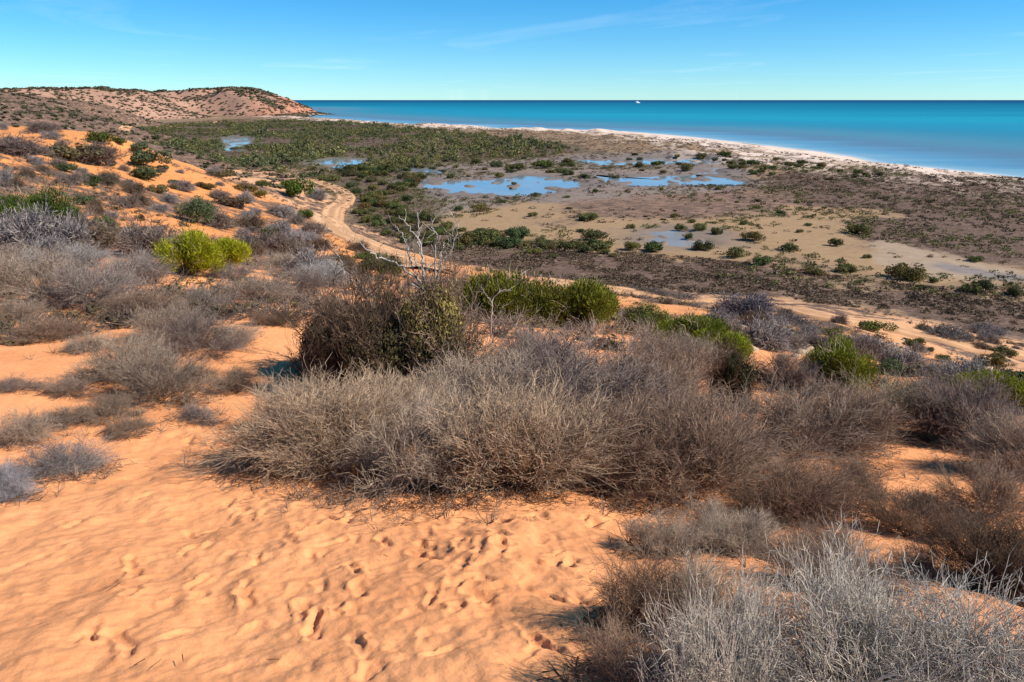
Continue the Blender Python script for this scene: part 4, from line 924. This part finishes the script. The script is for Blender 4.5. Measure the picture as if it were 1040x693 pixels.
q2 = samp_px([(140, 150), (200, 148), (300, 150), (345, 158), (420, 163), (440, 172), (400, 176), (345, 180), (318, 176), (285, 172), (235, 166), (200, 168), (165, 160)], 2600)
q2 = q2[dry_land(q2[:, 0], q2[:, 1]) & (rbf_eval(NEAR, q2[:, 0], q2[:, 1]) < 2.5) & (fbm(q2[:, 0] / 18, q2[:, 1] / 25, 122) > .40)]
for P in ponds.values():
    for k_ in (1.02, 1.045): q2 = q2[sdf_poly(P, q2[:, 0] * k_, q2[:, 1] * k_) > .5]
q = np.r_[q, q2]
pos = np.c_[q, H(q[:, 0], q[:, 1], False)]
hue = fbm(q[:, 0] / 25, q[:, 1] / 30, 129) + rs.rand(len(q)) * .5 - .25 > .5
for sel, c_, lab in ((hue, (.175, .165, .065), 'dense olive mangrove wood spreading over the flat towards the beach'), (~hue, (.12, .13, .06), 'darker grey-green trees mixed into the mangrove wood')):
    n_ = int(sel.sum()); scatter('mangrove_wood', leafy(600 + int(c_[0] > .1) * 7, 150, .19, .7, (1, 1, .8), 7, .40, shell=.4), pos[sel], np.exp(rs.normal(.45, .38, n_)), M_STUFF, lab, c_, rs.uniform(.5, 1.0, n_))
q = samp_px([(110, 128), (300, 118), (420, 126), (520, 132), (700, 142), (870, 165), (1090, 186), (1120, 330), (900, 316), (620, 292), (420, 268), (330, 210), (240, 175)], 190000)
den = fbm(q[:, 0] / 14, q[:, 1] / 20, 123)
wt = np.full(len(q), .35)
for poly, v in [([(440, 246), (620, 256), (760, 268), (900, 290), (1100, 308), (1100, 345), (900, 318), (760, 302), (620, 292), (430, 268)], 1.0),
                ([(700, 190), (780, 180), (900, 176), (1200, 190), (1200, 276), (960, 258), (850, 235), (850, 212)], .95), ([(560, 228), (700, 222), (850, 218), (960, 262), (1100, 280), (1100, 300), (900, 282), (640, 256), (440, 240), (400, 222), (440, 203), (600, 203)], .10)]:
    d = sdf_poly([at_z(a, b, .7)[:2] for a, b in poly], q[:, 0], q[:, 1]) + (fbm(q[:, 0] / 9, q[:, 1] / 9, 125) - .5) * 16; wt = np.where(d < 0, v, wt)
q = q[dry_land(q[:, 0], q[:, 1]) & (rs.rand(len(q)) < wt * (.15 + .85 * sstep(.30, .50, den))) & (rbf_eval(NEAR, q[:, 0], q[:, 1]) < 2.2)]
q2 = samp_px([(440, 244), (620, 255), (760, 267), (900, 288), (1100, 304), (1100, 348), (900, 320), (760, 304), (620, 293), (430, 270)], 22000)
q2 = q2[dry_land(q2[:, 0], q2[:, 1]) & (rbf_eval(NEAR, q2[:, 0], q2[:, 1]) < 1.5) & (fbm(q2[:, 0] / 3, q2[:, 1] / 4, 124) > .44)]
nbig = len(q); q = np.r_[q, q2]
pos = np.c_[q, H(q[:, 0], q[:, 1]) - .02]
scatter('samphire', leafy(601, 22, .42, .5, (1, 1, .6), 5, .45), pos, np.where(np.arange(len(q)) < nbig, rs.uniform(.35, 1.1, len(q)), rs.uniform(.2, .65, len(q))), M_STUFF, 'low brown purple samphire and saltbush covering the flat', (.15, .105, .075), rs.uniform(.4, .8, len(q)))
# olive saltbush between the mangroves
q = samp_px([(150, 140), (330, 150), (450, 160), (580, 155), (640, 158), (880, 172), (1060, 190), (1060, 310), (760, 290), (560, 262), (430, 262), (350, 215), (300, 180), (200, 168)], 60000)
q = q[dry_land(q[:, 0], q[:, 1]) & (fbm(q[:, 0] / 12, q[:, 1] / 16, 131) > .50) & (rs.rand(len(q)) < .6)]
pos = np.c_[q, H(q[:, 0], q[:, 1]) - .02]
scatter('saltbush', leafy(602, 34, .34, .5, (1, 1, .7), 5, .45), pos, rs.uniform(.4, 1.1, len(q)), M_STUFF, 'low olive saltbush between the mangroves', (.13, .125, .05), rs.uniform(.5, .9, len(q)))
# scrub of the hills
n = 70000; q = np.c_[rs.uniform(-1150, -40, n), rs.uniform(150, 1450, n)]
dfq = rbf_eval(FAR, q[:, 0], q[:, 1])
keep = (dfq > 1.2) & (fbm(q[:, 0] / 30, q[:, 1] / 30, 141) + rs.rand(n) * .35 > .50) & (np.abs(q[:, 0]) < q[:, 1] * .72)
q = q[keep]; dfq = dfq[keep]
top = sstep(26, 34, dfq)
sz = rs.uniform(.6, 1.9, len(q)) * (1 + .8 * top) * (1 + .0008 * q[:, 1])
pos = np.c_[q, H(q[:, 0], q[:, 1])]
hp = leafy(603, 44, .5, .6, (1, 1, .6), 6, .42)
sel = rs.rand(len(q)) < .45
scatter('hillside_scrub', hp, pos[sel], sz[sel], M_STUFF, 'olive scrub dotted over the far hills and headland', (.095, .09, .05), .7)
scatter('hillside_scrub', hp, pos[~sel], sz[~sel], M_STUFF, 'grey-brown dry scrub dotted over the far hills', (.16, .125, .09), .55)
# scrub of the dune slopes between the single shrubs
n = 26000; ang_ = rs.uniform(-.72, .72, n); d_ = np.exp(rs.uniform(math.log(16), math.log(175), n))
q = np.c_[np.sin(ang_) * d_, np.cos(ang_) * d_]
dq = rbf_eval(NEAR, q[:, 0], q[:, 1]); fb = fbm(q[:, 0] / 9, q[:, 1] / 9, 151)
q = q[(dq > .6) & (rs.rand(n) < (sstep(.43, .62, fb) * .9 + .03) * (.35 + .65 * sstep(22, 45, d_)))]
pos = np.c_[q, H(q[:, 0], q[:, 1]) - .02]
tw = tuft(604, 12, .022)
sel = rs.rand(len(q)) < .7
szq = rs.uniform(.18, .55, len(q))
scatter('heath', leafy(605, 60, .3, .4, (1, 1, .6), 6, .42), pos[~sel], szq[~sel] * 1.1, M_STUFF, 'low olive brown heath on the dune slopes', (.13, .10, .055), .7)
scatter('dry_heath', tw, pos[sel], szq[sel] * 1.2, M_STUFF, 'low grey leafless heath on the dune slopes', (.25, .19, .165), .8)
# fine dry twigs rooted in the near sand round the shrubs
n = 9000; ang_ = rs.uniform(-.72, .72, n); d_ = rs.uniform(4.5, 20, n); q = np.c_[np.sin(ang_) * d_, np.cos(ang_) * d_]
shr = [(o.location.x, o.location.y, o.scale.x) for o in COL.objects if o.parent is None and o.get('category') in ('dry shrub', 'bush', 'shrub') and o.location.y < 24]
S_ = np.array(shr); dd = (np.hypot(q[:, None, 0] - S_[None, :, 0], q[:, None, 1] - S_[None, :, 1]) / S_[None, :, 2]).min(1)
q = q[rs.rand(n) < np.exp(-((dd - .8) / .45) ** 2) * .42]
tw2 = tuft(606, 7, .016)
pos = np.c_[q, H(q[:, 0], q[:, 1]) - .01]
scatter('dry_tufts', tw2, pos, rs.uniform(.08, .28, len(q)), M_STUFF, 'fine dry twigs and dead grass scattered on the sand round the shrubs', (.26, .19, .15), .8)
# fallen sticks, bark and leaf litter
n = 110000; ang_ = rs.uniform(-.72, .72, n); d_ = rs.uniform(2.4, 20, n) ** 1.0; q = np.c_[np.sin(ang_) * d_, np.cos(ang_) * d_]
dd = (np.hypot(q[:, None, 0] - S_[None, :, 0], q[:, None, 1] - S_[None, :, 1]) / S_[None, :, 2]).min(1)
q = q[rs.rand(n) < np.exp(-(np.maximum(dd - .75, 0) / .30) ** 2) * .9 + .0012]
h = H(q[:, 0], q[:, 1]); m = len(q); th = rs.uniform(0, 6.28, m); L = rs.uniform(.01, .09, m)
dv = np.c_[np.cos(th), np.sin(th), rs.normal(0, .12, m)] * L[:, None]; c0 = np.c_[q, h + .012]
c0[:, 2] += .01
V, Fq = prism(c0 - dv, c0 + dv, rs.uniform(.0012, .004, m), rs.uniform(.001, .0025, m))
o = new_mesh('litter', V, Fq, M_STUFF); o.color = (.10, .055, .035, 1); tag(o, 'reddish brown fallen sticks and leaf litter under the shrubs', kind='stuff')
# pale limestone rubble on the lower slope
def stone():
    r = R_(9); import itertools
    V = np.array(list(itertools.product([-1, 1], repeat=3)), float) * [.5, .5, .3] + r.normal(0, .12, (8, 3))
    return V, np.array([[0, 1, 3, 2], [4, 6, 7, 5], [0, 4, 5, 1], [2, 3, 7, 6], [0, 2, 6, 4], [1, 5, 7, 3]])
q = []
for cx, cy, sx, sy, k in [(862, 352, 50, 9, 260), (990, 374, 40, 8, 90), (790, 350, 60, 8, 120), (760, 330, 40, 8, 60), (1000, 388, 40, 6, 50)]:
    for _ in range(k): q.append(G(cx + rs.normal(0, sx / 2), cy + rs.normal(0, sy / 2)))
pos = np.array(q)
scatter('limestone_rubble', stone(), pos, rs.uniform(.06, .36, len(q)), plain_mat('limestone', (.42, .30, .20), .95, .1), 'pale broken limestone on the lower dune slope', (1, 1, 1), rs.uniform(.5, 1, len(q)))

# ------------------------------------------------------------------ ship on the horizon
M_W = plain_mat('ship_white_paint', (.8, .8, .8), .4, .4); M_H = plain_mat('ship_hull_grey', (.5, .52, .55), .5, .3)
sp_ = at_Y(647, 102.6, 5200); sp_[2] = 0
def boxes(L):
    V, Fq = [], []
    for x0, x1, y0, y1, z0, z1, tp in L:
        b = len(V)
        V += [(x0 + tp, y0, z0), (x1 - tp * 2, y0, z0), (x1 - tp * 2, y1, z0), (x0 + tp, y1, z0), (x0, y0, z1), (x1, y0, z1), (x1, y1, z1), (x0, y1, z1)]
        Fq += [[b + i for i in f] for f in [(0, 3, 2, 1), (4, 5, 6, 7), (0, 1, 5, 4), (1, 2, 6, 5), (2, 3, 7, 6), (3, 0, 4, 7)]]
    return np.array(V, float), np.array(Fq)
ship = empty('ship', sp_); ship.scale = (.7, .7, .7); tag(ship, 'small white ship far out on the sea horizon', 'ship')
new_mesh('hull', *boxes([(-26, 28, -5, 5, -1, 6, 2)]), M_W, ship)
new_mesh('superstructure', *boxes([(-20, 12, -4, 4, 6, 12, 0), (-10, 6, -3.5, 3.5, 12, 16, .5)]), M_W, ship)
new_mesh('funnel', *boxes([(-8, -4, -1.5, 1.5, 16, 20, .2)]), M_H, ship)
new_mesh('mast', *boxes([(1, 1.8, -.4, .4, 16, 25, 0)]), M_H, ship)

# ------------------------------------------------------------------ sky, sun, camera
w = bpy.data.worlds.new('World'); sc.world = w; w.use_nodes = True; nt = w.node_tree
bg = nt.nodes['Background']; bg.inputs['Strength'].default_value = .098
sky = nd(nt, 'ShaderNodeTexSky', sky_type='NISHITA'); sky.sun_disc = False; sky.sun_elevation = SUN_EL; sky.sun_rotation = SUN_AZ
sky.altitude = 0; sky.air_density = .75; sky.dust_density = 0; sky.ozone_density = 5
tc = nd(nt, 'ShaderNodeTexCoord')
sx = nd(nt, 'ShaderNodeSeparateXYZ'); lk(nt, tc.outputs['Generated'], sx.inputs[0])
# thin cirrus streaks: noise on a plane high above (direction divided by its height)
zz = nd(nt, 'ShaderNodeMath', operation='MAXIMUM'); lk(nt, sx.outputs[2], zz.inputs[0]); zz.inputs[1].default_value = .012
dx = nd(nt, 'ShaderNodeMath', operation='DIVIDE'); lk(nt, sx.outputs[0], dx.inputs[0]); lk(nt, zz.outputs[0], dx.inputs[1])
dy = nd(nt, 'ShaderNodeMath', operation='DIVIDE'); lk(nt, sx.outputs[1], dy.inputs[0]); lk(nt, zz.outputs[0], dy.inputs[1])
cx = nd(nt, 'ShaderNodeCombineXYZ'); lk(nt, dx.outputs[0], cx.inputs[0]); lk(nt, dy.outputs[0], cx.inputs[1])
mp = nd(nt, 'ShaderNodeMapping'); lk(nt, cx.outputs[0], mp.inputs['Vector']); mp.inputs['Scale'].default_value = (.16, .10, 1); mp.inputs['Rotation'].default_value = (0, 0, rad(25)); mp.inputs['Location'].default_value = (3.1, .7, 0)
cn = noise_node(nt, mp.outputs[0], 1.2, 7, .6, .6)
cr = ramp(nt, cn.outputs['Fac'], [(.57, (0, 0, 0)), (.84, (.24, .24, .24))])
hs = nd(nt, 'ShaderNodeHueSaturation'); hs.inputs['Saturation'].default_value = 1.2; lk(nt, mixc(nt, 1., sky.outputs[0], (.72, .965, 1.06), 'MULTIPLY'), hs.inputs['Color'])
c = mixc(nt, cr.outputs['Color'], hs.outputs[0], (9.0, 9.8, 10.5))
lk(nt, c, bg.inputs['Color'])
sl = bpy.data.lights.new('sun', 'SUN'); sl.energy = 4.8; sl.angle = rad(.5); sl.color = (1, .95, .87)
so = bpy.data.objects.new('sun', sl); COL.objects.link(so)
tov = Vector((math.sin(SUN_AZ) * math.cos(SUN_EL), math.cos(SUN_AZ) * math.cos(SUN_EL), math.sin(SUN_EL)))
so.rotation_euler = tov.to_track_quat('Z', 'Y').to_euler(); so.location = (30, -10, 60)
cd = bpy.data.cameras.new('camera'); cd.lens = 28; cd.sensor_width = 36; cd.clip_end = 200000; cd.clip_start = .05
co = bpy.data.objects.new('camera', cd); COL.objects.link(co); co.location = EYE; co.rotation_euler = (math.pi / 2 - PITCH, 0, 0); sc.camera = co
vs = sc.view_settings; vs.view_transform = 'Standard'; vs.look = 'None'; vs.gamma = 1; vs.use_curve_mapping = False; vs.exposure = .5
sc.cycles.max_bounces = 5; sc.cycles.diffuse_bounces = 3; sc.cycles.use_denoising = True
